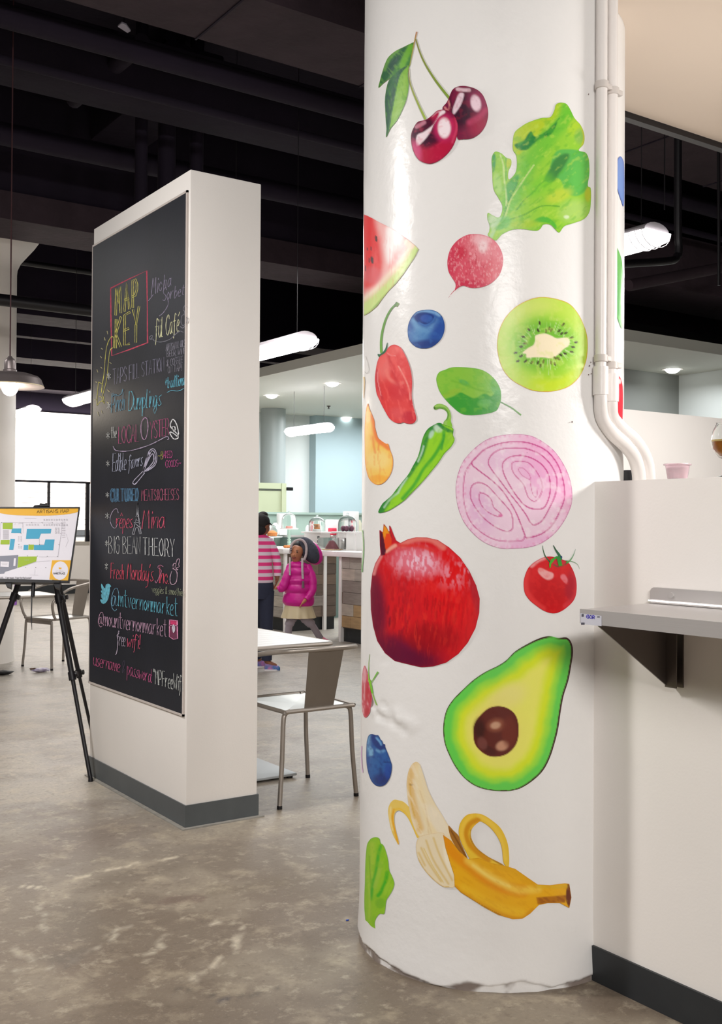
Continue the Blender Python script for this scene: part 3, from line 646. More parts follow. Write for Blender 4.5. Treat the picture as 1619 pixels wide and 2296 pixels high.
p.line("1335,960 1270,1030 1170,1085", 60, (190, 60, 100), .8, 50).blob(1235, 885, 52, 84, (244, 214, 226), .95, -12, .5).line("1045,740 1100,748 1165,750", 36, (224, 190, 200), .95, 18).poly("1060,785 1110,785 1100,850 1070,920 1010,1000 990,970 1020,880", (232, 206, 218), 1, 14).line("985,760 965,840 985,990", 30, (60, 10, 40), .7, 30)
p.line("955,860 965,930 940,960 915,930", 22, (214, 130, 130), .9, 14).line("960,840 975,900 960,960", 12, (70, 10, 40), .9).rim(9, (130, 24, 60), .8).grain(40, 40, (160, 20, 60), .25, .5, 2).end()
p.patch(n("890,950 830,965 780,1010 720,1055 640,1075 600,1120 566,1200 565,1290 590,1390 640,1470 720,1510 790,1508 870,1470 950,1400 1010,1310 1045,1200 1048,1110 1025,1040 985,985 940,960"), (178, 20, 62))
p.blob(700, 1160, 150, 110, (66, 6, 42), .95, -45, .7).blob(760, 1270, 110, 80, (58, 8, 42), .95, -20, .8).blob(940, 1010, 80, 50, (90, 10, 50), .8, 20, .8).blob(600, 1220, 44, 120, (70, 8, 44), .9, 0, .7).blob(905, 1140, 110, 150, (196, 40, 100), .8, 0, .6).blob(908, 1142, 66, 104, (250, 232, 238), 1, 0, .42)
p.poly("850,1010 800,1100 700,1180 625,1220 620,1330 690,1280 760,1190 800,1100 850,1030 915,985 905,960 860,970", (242, 222, 228), 1, 14).line("620,1130 660,1110 700,1085", 40, (200, 130, 150), .9, 20).line("780,1020 830,980 870,970", 16, (210, 150, 165), .8)
p.blob(620, 1380, 50, 110, (212, 80, 130), .85, -18, .9).blob(820, 1390, 160, 80, (190, 20, 62), .6, -25, 1).line("1030,1050 1036,1150 990,1290", 22, (214, 70, 110), .7, 20).rim(8, (128, 20, 60), .8).grain(60, 30, (214, 50, 90), .3, .55, 7, -30).end()
p.build('painted_cherries', 'two painted dark red cherries with stems and leaves')

# radish
p = Paint(980, 210, 4.3757)
p.patch(n("1200,90 1165,110 1150,165 1110,230 1020,240 900,280 830,320 765,375 745,450 745,550 778,610 782,720 760,790 705,840 700,770 728,700 725,645 680,628 630,585 575,568 545,600 535,660 542,760 545,870 560,950 600,1020 640,1100 630,1180 600,1215 540,1190 498,1170 495,1230 515,1290 512,1350 500,1390 575,1440 640,1380 740,1335 850,1330 960,1345 1010,1330 1045,1285 1110,1285 1160,1330 1200,1362 1250,1300 1340,1270 1440,1230 1495,1160 1510,1050 1508,930 1480,900 1495,780 1490,650 1460,580 1390,555 1440,490 1445,400 1410,310 1350,240 1310,160 1275,105 1240,90"), (150, 208, 60))
p.poly("1200,90 1165,110 1150,165 1110,230 900,280 765,375 745,450 745,550 800,600 860,540 1000,400 1180,250 1240,130", (184, 206, 36), .9, 30).line("1280,140 1240,260 1150,360 1030,520 900,700 800,900 700,1100", 160, (112, 196, 56), .85, 90).blob(1290, 220, 60, 90, (108, 196, 50), .9, 20, .8)
p.poly("760,500 850,460 890,400 925,370 960,420 1040,390 1120,330 1180,280 1120,400 1000,450 900,540 850,555 800,550", (22, 130, 52), 1, 16).line("1200,240 1130,320 1060,400", 12, (60, 150, 50), .8)
p.blob(1350, 330, 60, 90, (180, 214, 50), .8, 20, .9).blob(1400, 420, 50, 70, (140, 190, 90), .8, 0, .9).line("1420,320 1445,430 1420,520", 18, (210, 200, 60), .9, 16)
p.poly("1180,560 1290,545 1400,560 1465,590 1490,680 1495,800 1470,930 1400,995 1320,1000 1250,960 1230,880 1180,830 1100,870 1060,830 1110,720 1130,640", (96, 186, 84), 1, 20).poly("1240,590 1150,650 1100,750 1050,850 1140,860 1200,790 1270,680 1300,600", (60, 128, 64), .9, 36).blob(1400, 800, 80, 160, (104, 196, 84), .7, 10, .9).line("1060,850 1000,900 960,960", 10, (50, 130, 50), .8)
p.blob(1200, 1000, 130, 60, (196, 214, 70), .8, -20, .9).blob(1340, 1150, 140, 110, (176, 214, 110), .85, -10, .9).blob(1480, 990, 30, 70, (190, 196, 50), .8).blob(1270, 1210, 26, 18, (226, 240, 200), .8)
p.poly("980,1225 1050,1205 1120,1235 1170,1290 1165,1330 1110,1280 1050,1262 980,1265 900,1280", (88, 186, 60), 1, 16).blob(850, 1280, 140, 40, (170, 206, 50), .8, -5, .8).line("700,1240 850,1190 960,1130 1050,1100 1200,1105", 12, (80, 160, 50), .8).line("780,1140 860,1040 950,960", 10, (60, 150, 50), .8)
p.blob(1000, 900, 150, 70, (116, 204, 50), .6, -40, 1)
p.poly("545,600 535,660 542,760 560,760 575,680 572,600", (60, 160, 90), .9, 14).line("620,600 650,700 660,850 680,980 680,1100", 14, (214, 236, 160), .8).line("680,630 675,740 680,850", 10, (80, 170, 60), .8).blob(705, 690, 26, 60, (190, 210, 60), .9).blob(590, 880, 40, 110, (176, 222, 120), .8, -10)
p.poly("680,900 720,840 800,800 790,880 740,980 700,1070 685,1000", (66, 168, 70), .9, 20).line("950,700 880,800 800,920 720,1050 670,1200 600,1300", 12, (216, 230, 150), .8).line("800,850 740,980 690,1080 650,1200 590,1290", 8, (40, 130, 60), .8).blob(640, 1270, 90, 60, (90, 190, 80), .8, -30).blob(540, 1250, 50, 70, (200, 226, 180), .95, 0, .7).line("610,1220 560,1330 530,1400", 40, (186, 222, 170), .8, 20)
p.grain(30, 80, (90, 180, 50), .45, .55, 11, 50).grain(24, 60, (200, 226, 90), .35, .6, 12, 50).rim(8, (130, 180, 60), .5).end()
p.patch(n("400,1378 300,1385 200,1440 130,1530 102,1640 112,1740 150,1810 180,1860 178,1910 140,1960 108,2005 160,1950 215,1900 265,1885 330,1905 430,1900 530,1860 610,1780 645,1680 645,1590 610,1500 550,1430 480,1395"), (222, 86, 106))
p.blob(430, 1520, 150, 110, (234, 140, 150), .8, 20, 1.3).blob(440, 1430, 90, 60, (244, 190, 196), .9, 0, 1).blob(450, 1500, 45, 60, (250, 226, 228), .8, 0, .9).blob(150, 1650, 60, 180, (206, 50, 80), .7, 10, 1.2).blob(560, 1740, 90, 130, (220, 74, 92), .8, 30, 1).blob(330, 1870, 180, 40, (204, 40, 76), .8, 5, 1).blob(240, 1560, 60, 60, (206, 44, 70), .7)
p.grain(9, 26, (250, 190, 196), .5, .55, 13, 8).grain(12, 30, (196, 30, 60), .7, .58, 14, 8, (350, 1650, 200, 220)).rim(10, (214, 70, 96), .8).line("265,1880 215,1895 150,1960 108,2005", 10, (196, 50, 80), .8).end()
p.build('painted_radish', 'painted pink radish with a big bunch of green leaves')

# watermelon
p = Paint(800, 460, 4.59)
p.patch(n("72,95 110,110 160,135 220,170 300,210 380,250 450,300 520,350 600,415 637,455 600,530 540,620 480,710 400,810 330,880 260,970 210,1040 140,1100 74,1140 70,900 70,500 70,200"), (232, 40, 44), smooth=False)
p.poly("190,120 300,190 420,260 520,350 640,450 600,560 480,730 330,890 200,1040 74,1150 74,900 190,820 260,640 240,400", (250, 200, 196), .85, 90).poly("330,200 460,300 420,420 380,520 330,600 300,500 290,330", (255, 252, 250), .9, 70).line("640,455 540,620 400,790 260,930 74,1090", 150, (206, 232, 140), .95, 80).line("637,455 600,540 480,715 400,815 260,975 140,1105 74,1142", 30, (130, 184, 90), .95, 22)  # the whitened middle paints the column's glossy highlight into the melon's colour
p.line("560,400 470,560 340,700 200,860 74,960", 40, (250, 244, 214), .7, 60).blob(540, 400, 60, 40, (250, 222, 200), .9, 40)
p.grain(14, 160, (240, 90, 90), .6, .5, 15, 4, (230, 600, 160, 260)).blob(110, 400, 50, 250, (234, 24, 34), .8, -4, .6).blob(160, 720, 90, 90, (224, 110, 120), .5)
for q in ((200, 345, 13, 32, -10), (148, 445, 7, 20, 0), (158, 565, 14, 38, -8), (128, 568, 5, 22, 0), (92, 650, 5, 34, 0), (108, 450, 4, 14, 0)): p.blob(q[0], q[1], q[2], q[3], (60, 22, 30), 1, q[4], .3)
p.rim(6, (230, 120, 120), .3).end(); p.build('painted_watermelon', 'painted watermelon slice wrapping round the column')

# red hot pepper
p = Paint(800, 460, 4.59)
p.stroke("410,1010 350,1075 300,1170 265,1290 250,1400 252,1520", 18, 26, (110, 150, 90), (120, 176, 80)); p.stroke("395,1010 425,1030", 40, 44, (70, 110, 60), (120, 160, 80))
p.stroke("225,1560 270,1530 300,1480 314,1415", 40, 6, (60, 110, 80), (60, 110, 80)); p.stroke("215,1535 250,1555", 12, 30, (60, 110, 80))
p.patch(n("380,1435 330,1460 290,1520 235,1560 205,1640 188,1760 190,1840 205,1940 245,2030 290,2120 340,2200 400,2240 450,2245 478,2235 520,2248 580,2245 612,2205 605,2150 580,2060 565,1960 570,1820 555,1700 520,1590 470,1490 430,1450"), (226, 62, 62))
p.blob(280, 1660, 70, 130, (240, 120, 116), .8, 10, 1.1).line("205,1700 215,1850 260,1990", 30, (196, 40, 60), .6, 30).line("225,1690 215,1790 250,1960", 10, (238, 150, 150), .8).line("300,1700 340,1790 420,1840 470,1830", 36, (240, 120, 112), .85, 30).line("330,1560 370,1700 430,1850 530,1960 560,2060", 30, (206, 30, 44), .7, 40).line("430,1660 500,1790 540,1900 550,2000", 14, (246, 160, 150), .8, 10).blob(420, 1920, 100, 90, (212, 36, 48), .8, 20, 1).blob(420, 2150, 90, 60, (226, 80, 84), .8, 20, 1).blob(540, 2180, 70, 60, (200, 34, 56), .8)
p.blob(370, 1500, 60, 50, (236, 100, 96), .8).line("310,1520 350,1545 400,1550", 10, (240, 150, 150), .7).line("575,2050 600,2150", 8, (244, 150, 150), .8).grain(30, 90, (244, 100, 96), .5, .55, 16, -12).rim(8, (196, 50, 70), .6).end()
p.build('painted_red_pepper', 'painted wrinkled red pepper hanging from a curved stem')

# blueberry
p = Paint(800, 460, 4.59)
p.patch(n("700,1078 620,1095 565,1150 530,1230 524,1320 545,1400 610,1460 690,1475 770,1460 850,1400 895,1320 905,1230 880,1150 830,1100 770,1078"), (48, 92, 164))
p.line("590,1190 620,1250 690,1290 770,1270 820,1200", 60, (110, 160, 206), .9, 50).blob(640, 1330, 100, 70, (92, 146, 196), .8, -10, 1).blob(840, 1270, 60, 120, (42, 78, 160), .8, 20, 1).blob(700, 1430, 150, 40, (36, 60, 130), .9, -8, 1).line("600,1120 690,1092 780,1095 850,1130", 36, (130, 176, 220), .9, 30).blob(700, 1165, 112, 62, (30, 58, 130), 1, 8, .3).blob(715, 1165, 60, 40, (50, 88, 172), .9, 0, .5).line("640,1210 710,1235 780,1200 805,1150", 12, (70, 120, 190), .9, 10).rim(10, (36, 60, 120), .8).grain(40, 40, (60, 110, 180), .4, .5, 17).end()
p.build('painted_blueberry', 'painted blueberry seen from its crown')

# kiwi
p = Paint(1000, 640, 4.6257)
p.patch(n("1010,120 900,135 790,180 700,240 610,340 550,470 530,610 545,740 590,870 670,970 780,1040 900,1090 1030,1103 1160,1090 1290,1040 1390,940 1450,800 1470,670 1465,530 1430,410 1370,290 1280,190 1150,140"), (190, 222, 80))
p.blob(870, 270, 260, 130, (206, 226, 110), .9, -20, 1.1).blob(1150, 980, 260, 130, (198, 222, 40), .9, -15, 1.1).blob(1010, 620, 370, 330, (150, 210, 60), .8, 0, .5).blob(1020, 620, 300, 260, (112, 184, 52), .9, 0, .6).blob(1180, 850, 170, 90, (150, 206, 50), .7, -30, 1)
cx, cy = 1030, 620; rr = random.Random(3)
for k in range(46):
    a = 2*pi*k/46+rr.uniform(-.05, .05); r0, r1 = rr.uniform(130, 160), rr.uniform(230, 330); p.line([(cx+r0*1.5*cos(a), cy+r0*sin(a)), (cx+r1*1.05*cos(a), cy+r1*.95*sin(a))], rr.uniform(5, 12), (216, 234, 176), rr.uniform(.35, .8), 6, True)
p.poly("930,520 1020,498 1090,520 1150,548 1250,540 1282,570 1270,625 1220,660 1160,720 1090,755 1020,748 930,745 840,750 830,710 795,700 850,650 905,620 925,570", (246, 232, 198), 1, 12)
for q in "973,390 860,458 955,465 1038,472 1072,445 1092,462 1175,470 1215,405 1200,498 1242,494 800,532 1305,540 1350,588 820,604 780,635 1318,640 722,700 1305,690 1235,706 780,732 1190,720 745,785 1130,752 825,785 1165,760 893,798 955,800 1012,790 980,832 1088,800 1128,812".split():
    x, y = [float(t) for t in q.split(',')]; a = math.degrees(atan2(y-cy, x-cx)); p.blob(x, y, 22, 11, (56, 34, 28), .95, a, .35)
p.rim(9, (222, 160, 40), .95).grain(50, 50, (210, 226, 110), .3, .55, 18).end(); p.build('painted_kiwi', 'painted kiwi slice with pale core and black seeds')

# spinach leaf
p = Paint(1000, 640, 4.6257)
p.patch(n("170,848 60,850 -10,875 -70,900 -100,960 -90,1030 -60,1110 0,1190 80,1270 160,1330 250,1345 350,1340 450,1325 520,1300 548,1260 572,1180 565,1080 520,990 450,920 370,875 270,855"), (140, 198, 66))
p.poly("-10,1180 80,1150 150,1110 220,1140 300,1170 400,1120 470,1150 540,1080 580,1150 560,1280 450,1340 250,1360 100,1300 0,1200", (56, 160, 56), .95, 16).blob(520, 1050, 60, 90, (80, 176, 70), .8, -20).blob(190, 1010, 60, 26, (84, 178, 90), .8, 25).line("60,990 200,1030 330,1080 470,1110", 18, (112, 182, 50), .7, 24).blob(60, 1110, 110, 30, (150, 190, 60), .7, -20).grain(60, 40, (116, 190, 60), .5, .5, 19).blob(400, 1220, 70, 40, (110, 190, 90), .6).rim(8, (90, 170, 80), .5).end()
p.stroke("560,1205 610,1230 690,1275 780,1345", 10, 14, (110, 160, 110), (130, 180, 110)); p.build('painted_leaf', 'painted oval green leaf with a thin stalk')

# green chili
p = Paint(800, 800, 6.042)
p.patch(n("1040,690 1060,655 1120,635 1200,660 1255,720 1280,800 1275,870 1295,950 1250,1010 1190,960 1175,890 1220,830 1225,760 1180,715 1120,700 1065,720"), (160, 206, 100))
p.line("1060,700 1130,690 1200,710 1240,780 1220,850", 26, (84, 150, 50), .8, 20).blob(1260, 900, 40, 60, (140, 206, 50), .8).blob(1048, 700, 18, 26, (70, 100, 50), 1).rim(8, (90, 150, 60), .5).end()
p.patch(n("1110,895 1030,930 960,980 910,1060 880,1150 855,1260 820,1370 760,1480 700,1590 620,1690 540,1790 470,1880 390,1950 340,2000 290,2105 350,2110 440,2080 540,2020 640,1950 730,1860 830,1760 930,1650 1030,1530 1110,1430 1190,1310 1270,1230 1315,1160 1325,1110 1305,1060 1310,980 1270,950 1190,920"), (152, 216, 46))
p.line("1090,920 1000,980 930,1080 890,1220 840,1360 750,1490 640,1680 520,1820 400,1960 310,2090", 110, (40, 136, 56), .95, 40).line("1180,1020 1170,1120 1100,1260 1020,1380 900,1520 830,1650 760,1760 620,1920", 44, (64, 172, 50), .9, 26).line("1110,1090 1000,1230 920,1400 800,1580 640,1760 480,1960", 60, (152, 214, 44), .8, 40).blob(1100, 970, 60, 50, (206, 232, 206), .85, 40, .8).blob(1010, 1050, 30, 60, (190, 222, 200), .85, 25, .8)
p.line("905,1210 880,1300 830,1420", 22, (196, 224, 206), .85, 18).line("680,1640 600,1760 560,1840", 24, (196, 226, 206), .85, 20).line("560,1840 450,1930 370,2040", 24, (190, 222, 200), .8, 20).line("1100,900 1170,960 1240,1000 1300,1030", 50, (34, 130, 60), .9, 24).line("1180,1060 1150,1250", 30, (60, 160, 60), .8).blob(1270, 1090, 50, 70, (160, 214, 60), .8).rim(9, (50, 130, 50), .75).grain(30, 90, (120, 196, 50), .35, .55, 20, 35).end()
p.build('painted_green_chili', 'painted long green chili pepper with curled stem')

# peach slice at the rim of the column
p = Paint(800, 800, 6.042)
p.patch(n("150,630 125,720 112,850 105,1000 106,1200 110,1400 125,1520 160,1640 220,1710 290,1735 360,1710 420,1650 470,1560 490,1460 485,1360 450,1260 425,1180 400,1180 350,1150 290,1100 265,1030 245,950 238,870 205,780 170,700"), (252, 206, 100))
p.blob(300, 1400, 150, 130, (253, 222, 140), .9, 0, 1).line("205,800 235,900 250,1020 290,1130 380,1200 430,1240", 60, (246, 120, 70), .85, 44).blob(150, 800, 40, 90, (255, 226, 160), .6).line("215,1090 230,1200 250,1300", 26, (246, 130, 70), .7, 30).line("300,1180 290,1260", 20, (246, 130, 70), .7, 20).blob(290, 1650, 130, 50, (252, 180, 70), .8).grain(24, 90, (250, 160, 70), .4, .55, 22).rim(11, (242, 130, 50), .8).end()
p.stroke("92,270 100,330 98,450 92,560", 20, 6, (252, 226, 170), (250, 200, 130))
p.stroke("118,-10 150,90 165,180 135,225 105,200", 4, 4, (180, 176, 174)); p.build('painted_peach', 'painted orange peach slice at the column edge')

# red onion
p = Paint(1000, 950, 5.2226)
p.patch(n("750,125 620,140 500,175 400,235 300,320 200,440 140,590 115,740 125,900 160,1040 220,1170 320,1290 430,1380 560,1440 680,1465 800,1462 960,1450 1120,1400 1270,1290 1380,1150 1450,1010 1478,900 1475,760 1440,610 1370,460 1270,320 1150,220 1020,150 900,126"), (242, 208, 228))
p.blob(1200, 500, 260, 480, (238, 156, 206), .65, -35, 1.3).blob(1000, 1400, 420, 70, (236, 176, 216), .7, -12, 1).blob(1430, 800, 60, 350, (238, 180, 210), .6, 0, 1).blob(400, 1000, 130, 260, (230, 170, 216), .6, -20, 1.3).blob(620, 420, 180, 150, (236, 190, 222), .7, 0, 1.3).blob(420, 640, 190, 120, (244, 214, 230), .6, 20, 1).blob(960, 560, 250, 120, (236, 170, 214), .5, 40, 1.2)
rr = random.Random(5); ring = [closed(n(t), 5) for t in ("760,210 600,240 440,310 310,430 230,560 205,720 210,900 250,1070 330,1200 470,1310 620,1370 800,1378 960,1350 1120,1290 1250,1180 1340,1010 1388,860 1375,680 1310,480 1180,320 1020,240 880,212", "750,130 600,142 450,205 310,310 200,440 140,590 118,740 130,900 160,1040 220,1170 330,1300 480,1400 640,1460 800,1462 960,1450 1160,1370 1330,1220 1450,1010 1478,850 1440,610 1330,390 1150,220 950,132")]
for R_ in ring:
    for k in range(0, len(R_), 2): 
        x, y = R_[k]; p.blob(x+rr.uniform(-8, 8)+(800-x)*.025, y+rr.uniform(-8, 8)+(800-y)*.025, 13, 18, (232, 130, 186), rr.uniform(.2, .55), rr.uniform(0, 90), .8)
OL = (200, 44, 136)
for s, w_, a in (("760,210 600,240 440,310 330,420 305,450 315,490 400,560 520,650 640,760 740,900 820,1040 870,1160 920,1290 950,1335 1120,1290 1250,1180 1340,1010 1388,860 1375,680 1310,480 1180,320 1020,240 880,212 760,210", 13, .9),
    ("300,450 230,560 205,720 210,900 250,1070 330,1200 470,1310 620,1370 800,1378 900,1365 925,1300", 9, .85),
    ("770,285 640,300 540,360 495,450 530,530 620,650 740,810 860,960 940,1070 990,1160 1040,1185 1130,1130 1210,990 1280,830 1300,660 1240,500 1120,370 970,300 850,285 770,285", 12, .9),
    ("870,370 750,390 680,440 660,500 680,590 740,710 830,850 930,960 1040,1000 1150,980 1210,850 1220,700 1190,570 1100,460 980,395 870,370", 13, .9),
    ("870,440 790,450 768,500 800,590 900,700 940,800 970,870 1040,910 1100,850 1130,740 1100,630 1030,520 960,455 870,440", 9, .85),
    ("860,515 850,545 900,610 975,650 990,630 960,570 900,520 860,515", 7, .7), ("985,650 1000,760 1025,840 1060,850 1075,760", 7, .7),
    ("370,688 310,720 285,800 300,900 370,1020 460,1120 580,1210 700,1260 770,1240 785,1170 765,1050 700,960 600,850 500,740 420,695 370,688", 11, .85),
    ("400,805 385,860 420,960 500,1040 600,1085 650,1080 640,1050 560,980 530,890 470,830 400,805", 10, .85)):
    p.line(n(s), w_*1.15, OL, a, 6)
p.blob(640, 1075, 26, 18, (222, 90, 160), .9).rim(7, (190, 96, 150), .85).grain(60, 60, (250, 236, 242), .4, .55, 23).end(); p.build('painted_onion', 'painted red onion slice with pink rings')

# pomegranate
p = Paint(800, 1160, 5.2226)
p.patch(n("700,232 600,255 510,300 460,270 430,200 400,120 377,78 385,190 350,120 315,75 305,180 265,140 270,330 280,430 215,540 180,660 160,860 165,1080 190,1270 240,1450 330,1590 440,1680 560,1710 660,1735 760,1755 900,1745 1050,1700 1190,1600 1300,1470 1390,1300 1435,1120 1440,950 1400,800 1320,630 1210,470 1080,350 950,265 820,235"), (214, 24, 34), smooth=False)
p.P = closed(p.P[[0]+list(range(13, len(p.P)))], 3) if False else p.P
p.blob(1150, 800, 300, 450, (232, 16, 24), .8, -15, 1.2).blob(230, 1050, 120, 420, (130, 20, 50), .85, -4, 1).blob(600, 1600, 420, 170, (120, 8, 44), .9, 12, 1).blob(850, 1420, 300, 160, (150, 6, 24), .7, 0, 1.2).blob(480, 1560, 190, 110, (112, 14, 66), .7, 30, 1).blob(1400, 900, 60, 320, (176, 14, 40), .8, -12, 1)
p.grain(26, 150, (150, 8, 24), .55, .5, 24, 6, (700, 1200, 700, 500)).grain(22, 120, (240, 60, 44), .4, .55, 25, 6, (620, 1250, 600, 500)).grain(30, 130, (120, 10, 40), .7, .55, 26, 6, (350, 1200, 300, 420)).grain(26, 120, (244, 60, 50), .35, .5, 27, 6, (1050, 950, 330, 350))
p.blob(225, 1080, 90, 420, (110, 14, 50), .75, -5, 1.1).blob(560, 1640, 380, 110, (96, 8, 50), .8, 14, 1).blob(400, 1480, 160, 130, (110, 10, 48), .6, 30, 1.1)
p.blob(700, 520, 260, 150, (232, 130, 150), .8, 8, 1.2).grain(26, 60, (244, 206, 224), .9, .45, 28, 0, (720, 520, 230, 140)).grain(24, 70, (240, 170, 190), .8, .5, 29, 6, (1160, 650, 180, 140)).line("540,320 650,260 780,245 900,270 1010,350", 70, (232, 130, 120), .8, 50).line("510,330 620,330 760,340 900,400", 36, (222, 50, 44), .8, 30).line("960,420 1130,560 1250,720", 90, (226, 10, 14), .6, 70)
p.line("285,450 230,560 200,660", 40, (232, 140, 140), .85, 22).line("345,400 400,360 450,330", 40, (240, 170, 150), .9, 26)
p.poly("265,140 270,330 290,450 330,440 345,370 325,250 295,170", (90, 20, 44), 1, 8, False).poly("315,75 303,180 340,390 400,330 412,270 395,180 350,110", (230, 70, 30), 1, 8, False).poly("315,75 303,180 325,260 345,190 390,190 350,110", (238, 150, 30), 1, 10, False).poly("377,78 395,190 415,290 460,290 500,310 450,260 425,180 400,110", (200, 30, 40), 1, 8, False).line("315,80 350,115 395,185", 8, (120, 40, 30), .9, smooth=False).line("378,80 385,160 410,240", 9, (130, 24, 44), .9, smooth=False)
p.rim(9, (170, 20, 46), .6).end(); p.build('painted_pomegranate', 'large painted dark red pomegranate with crown')

# tomato
p = Paint(1130, 1200, 7.7095)
p.patch(n("800,368 700,378 600,420 500,485 420,570 370,680 342,800 345,920 370,1020 450,1130 560,1220 680,1300 800,1345 900,1348 1000,1310 1100,1240 1190,1150 1240,1050 1258,920 1250,780 1210,640 1150,520 1100,460 1040,430 950,400 880,380"), (216, 22, 30))
p.blob(800, 1000, 330, 260, (196, 8, 20), .8, 10, 1.1).line("400,620 370,800 400,990 520,1150 680,1270", 90, (234, 62, 62), .7, 60).line("1200,640 1240,850 1200,1080 1060,1220", 80, (226, 60, 70), .7, 50).blob(1150, 880, 90, 250, (170, 18, 46), .7, 5, 1).line("700,395 590,440 480,530", 60, (244, 176, 176), .8, 44)
p.poly("600,575 650,570 760,620 850,660 850,730 790,770 720,760 640,700 590,630", (240, 168, 168), 1, 26).poly("1000,680 1050,680 1100,760 1090,830 1060,830 980,740", (232, 116, 126), 1, 24).blob(960, 480, 120, 70, (206, 40, 60), .8, 0, .7).line("860,510 950,545 1050,510 1100,470", 24, (40, 84, 50), .8, 20).rim(12, (180, 20, 50), .6).grain(60, 60, (232, 40, 40), .3, .5, 30).end()
p.stroke("672,180 680,260 720,370 800,470", 8, 26, (90, 120, 90), (40, 90, 50)); p.stroke("855,175 900,260 960,350 980,430", 12, 60, (60, 90, 70), (30, 120, 70)); p.stroke("1240,240 1200,350 1140,440 1080,480", 5, 34, (150, 176, 160), (70, 160, 50)); p.stroke("1060,440 1180,455 1270,500 1310,580", 14, 4, (90, 160, 90), (170, 186, 170))
p.stroke("925,375 850,420 810,480 795,560", 40, 24, (60, 160, 50), (80, 170, 50)); p.stroke("940,360 960,450 980,530", 70, 66, (40, 140, 60), (60, 156, 44)); p.stroke("985,360 1000,400", 40, 20, (30, 70, 110)); p.stroke("845,420 800,500 800,570", 60, 8, (70, 170, 50), (90, 180, 40))
p.build('painted_tomato', 'painted red tomato with spidery green calyx')

# avocado
p = Paint(970, 1400, 4.7618)
p.patch(n("1250,125 1150,145 1020,205 880,290 790,380 700,440 560,510 440,590 330,690 230,790 160,890 125,1000 113,1130 130,1270 180,1400 250,1530 340,1640 450,1720 580,1765 720,1780 850,1775 960,1740 1080,1660 1180,1560 1250,1430 1300,1280 1340,1120 1370,920 1400,760 1450,600 1480,440 1500,290 1480,190 1430,140 1340,145"), (104, 214, 82))
d, _ = segdist(p.x, p.y, p.P, True); nz_ = (fbm(p.x, p.y, 130, 33)-.5)*50; dd = d+nz_
p.mix((160, 228, 66), sm((dd-60)/60)).mix((220, 236, 40), sm((dd-110)/80)).mix((240, 238, 110), sm((dd-190)/110)*.95); p.blob(800, 780, 200, 120, (240, 228, 140), .7, -30, 1.2).blob(680, 1150, 320, 350, (238, 228, 110), .5, 0, .8)
p.blob(678, 1143, 258, 278, (238, 222, 110), .8, 0, .15).poly("700,873 600,895 510,970 450,1060 436,1160 450,1270 510,1350 600,1405 700,1412 800,1380 880,1300 915,1200 915,1060 880,960 800,895", (96, 32, 22), 1, 8).blob(500, 1120, 60, 110, (60, 20, 14), .9, 0, 1).blob(680, 1075, 90, 66, (150, 84, 60), .9, -12, 1).blob(672, 1078, 52, 36, (206, 160, 130), .9, -12, .8).blob(745, 1295, 68, 50, (206, 150, 120), .9, -20, .7).blob(600, 1340, 90, 40, (74, 24, 18), .8, 30).blob(530, 1270, 50, 70, (130, 74, 66), .6, -20).blob(820, 1150, 80, 160, (116, 44, 28), .7)
P_ = p.P; w_ = 7+7*sm((P_[:, 0]-700)/500)
d2, u2 = segdist(p.x, p.y, P_, True); wv = np.interp(u2*len(P_), np.arange(len(P_)), w_); gap = 1-np.exp(-(((p.x-1300)/50)**2+((p.y-140)/30)**2))
p.mix((70, 34, 38), sm((wv*1.35-d2)/6+.5)*gap).end(); p.build('painted_avocado', 'painted avocado half with brown stone')

# strawberry at the rim
p = Paint(795, 1450, 6.561)
p.patch(n("148,278 122,340 110,450 106,600 106,780 108,900 125,1000 150,1040 180,1035 225,970 235,900 252,820 255,740 235,640 215,520 195,400 170,320"), (206, 60, 80))
p.grain(12, 120, (240, 190, 196), .7, .5, 35).blob(150, 420, 26, 120, (240, 180, 190), .7).blob(200, 700, 50, 120, (200, 30, 46), .7).blob(190, 960, 40, 60, (190, 20, 40), .7).rim(8, (220, 120, 130), .5).end()
p.stroke("218,110 208,260 208,420 225,520", 6, 12, (150, 176, 110), (140, 206, 60)); p.stroke("345,370 300,440 245,530", 26, 8, (130, 190, 90), (120, 196, 60)); p.stroke("205,400 215,520 245,620 280,740 325,860", 12, 14, (150, 210, 60), (150, 196, 80)); p.stroke("215,480 235,560 260,680", 34, 26, (150, 206, 50), (120, 206, 50)); p.build('painted_strawberry', 'painted strawberry at the column edge')

# lower blueberry
p.__init__(795, 1450, 6.561)
p.patch(n("250,1285 205,1310 180,1400 172,1530 175,1700 200,1850 250,1980 320,2045 400,2052 470,2010 530,1900 550,1760 530,1680 490,1570 450,1470 455,1435 425,1430 405,1385 380,1360 350,1305 310,1300"), (44, 96, 166))
p.line("225,1320 200,1450 240,1600", 60, (116, 170, 214), .8, 50).blob(240, 1540, 40, 70, (130, 184, 222), .8, -15).line("290,1330 330,1420 400,1480 440,1460", 100, (28, 54, 124), .95, 30).line("320,1340 370,1400 390,1440", 30, (110, 166, 220), .95, 20).line("330,1520 380,1550 430,1530", 40, (110, 166, 214), .8, 30).blob(400, 1960, 130, 90, (34, 48, 110), .9, 0, 1).line("190,1640 260,1620 350,1680 400,1740", 24, (30, 56, 130), .7, 30).line("430,1700 530,1705", 14, (24, 40, 100), .9).blob(290, 1740, 80, 120, (48, 104, 170), .7).line("380,1800 400,1950", 50, (26, 46, 110), .7, 50)
p.blob(490, 1830, 50, 120, (36, 70, 160), .7).grain(40, 60, (30, 60, 140), .5, .5, 36).rim(11, (30, 50, 110), .8).end(); p.build('painted_berry', 'painted narrow blueberry below the plaster scar')

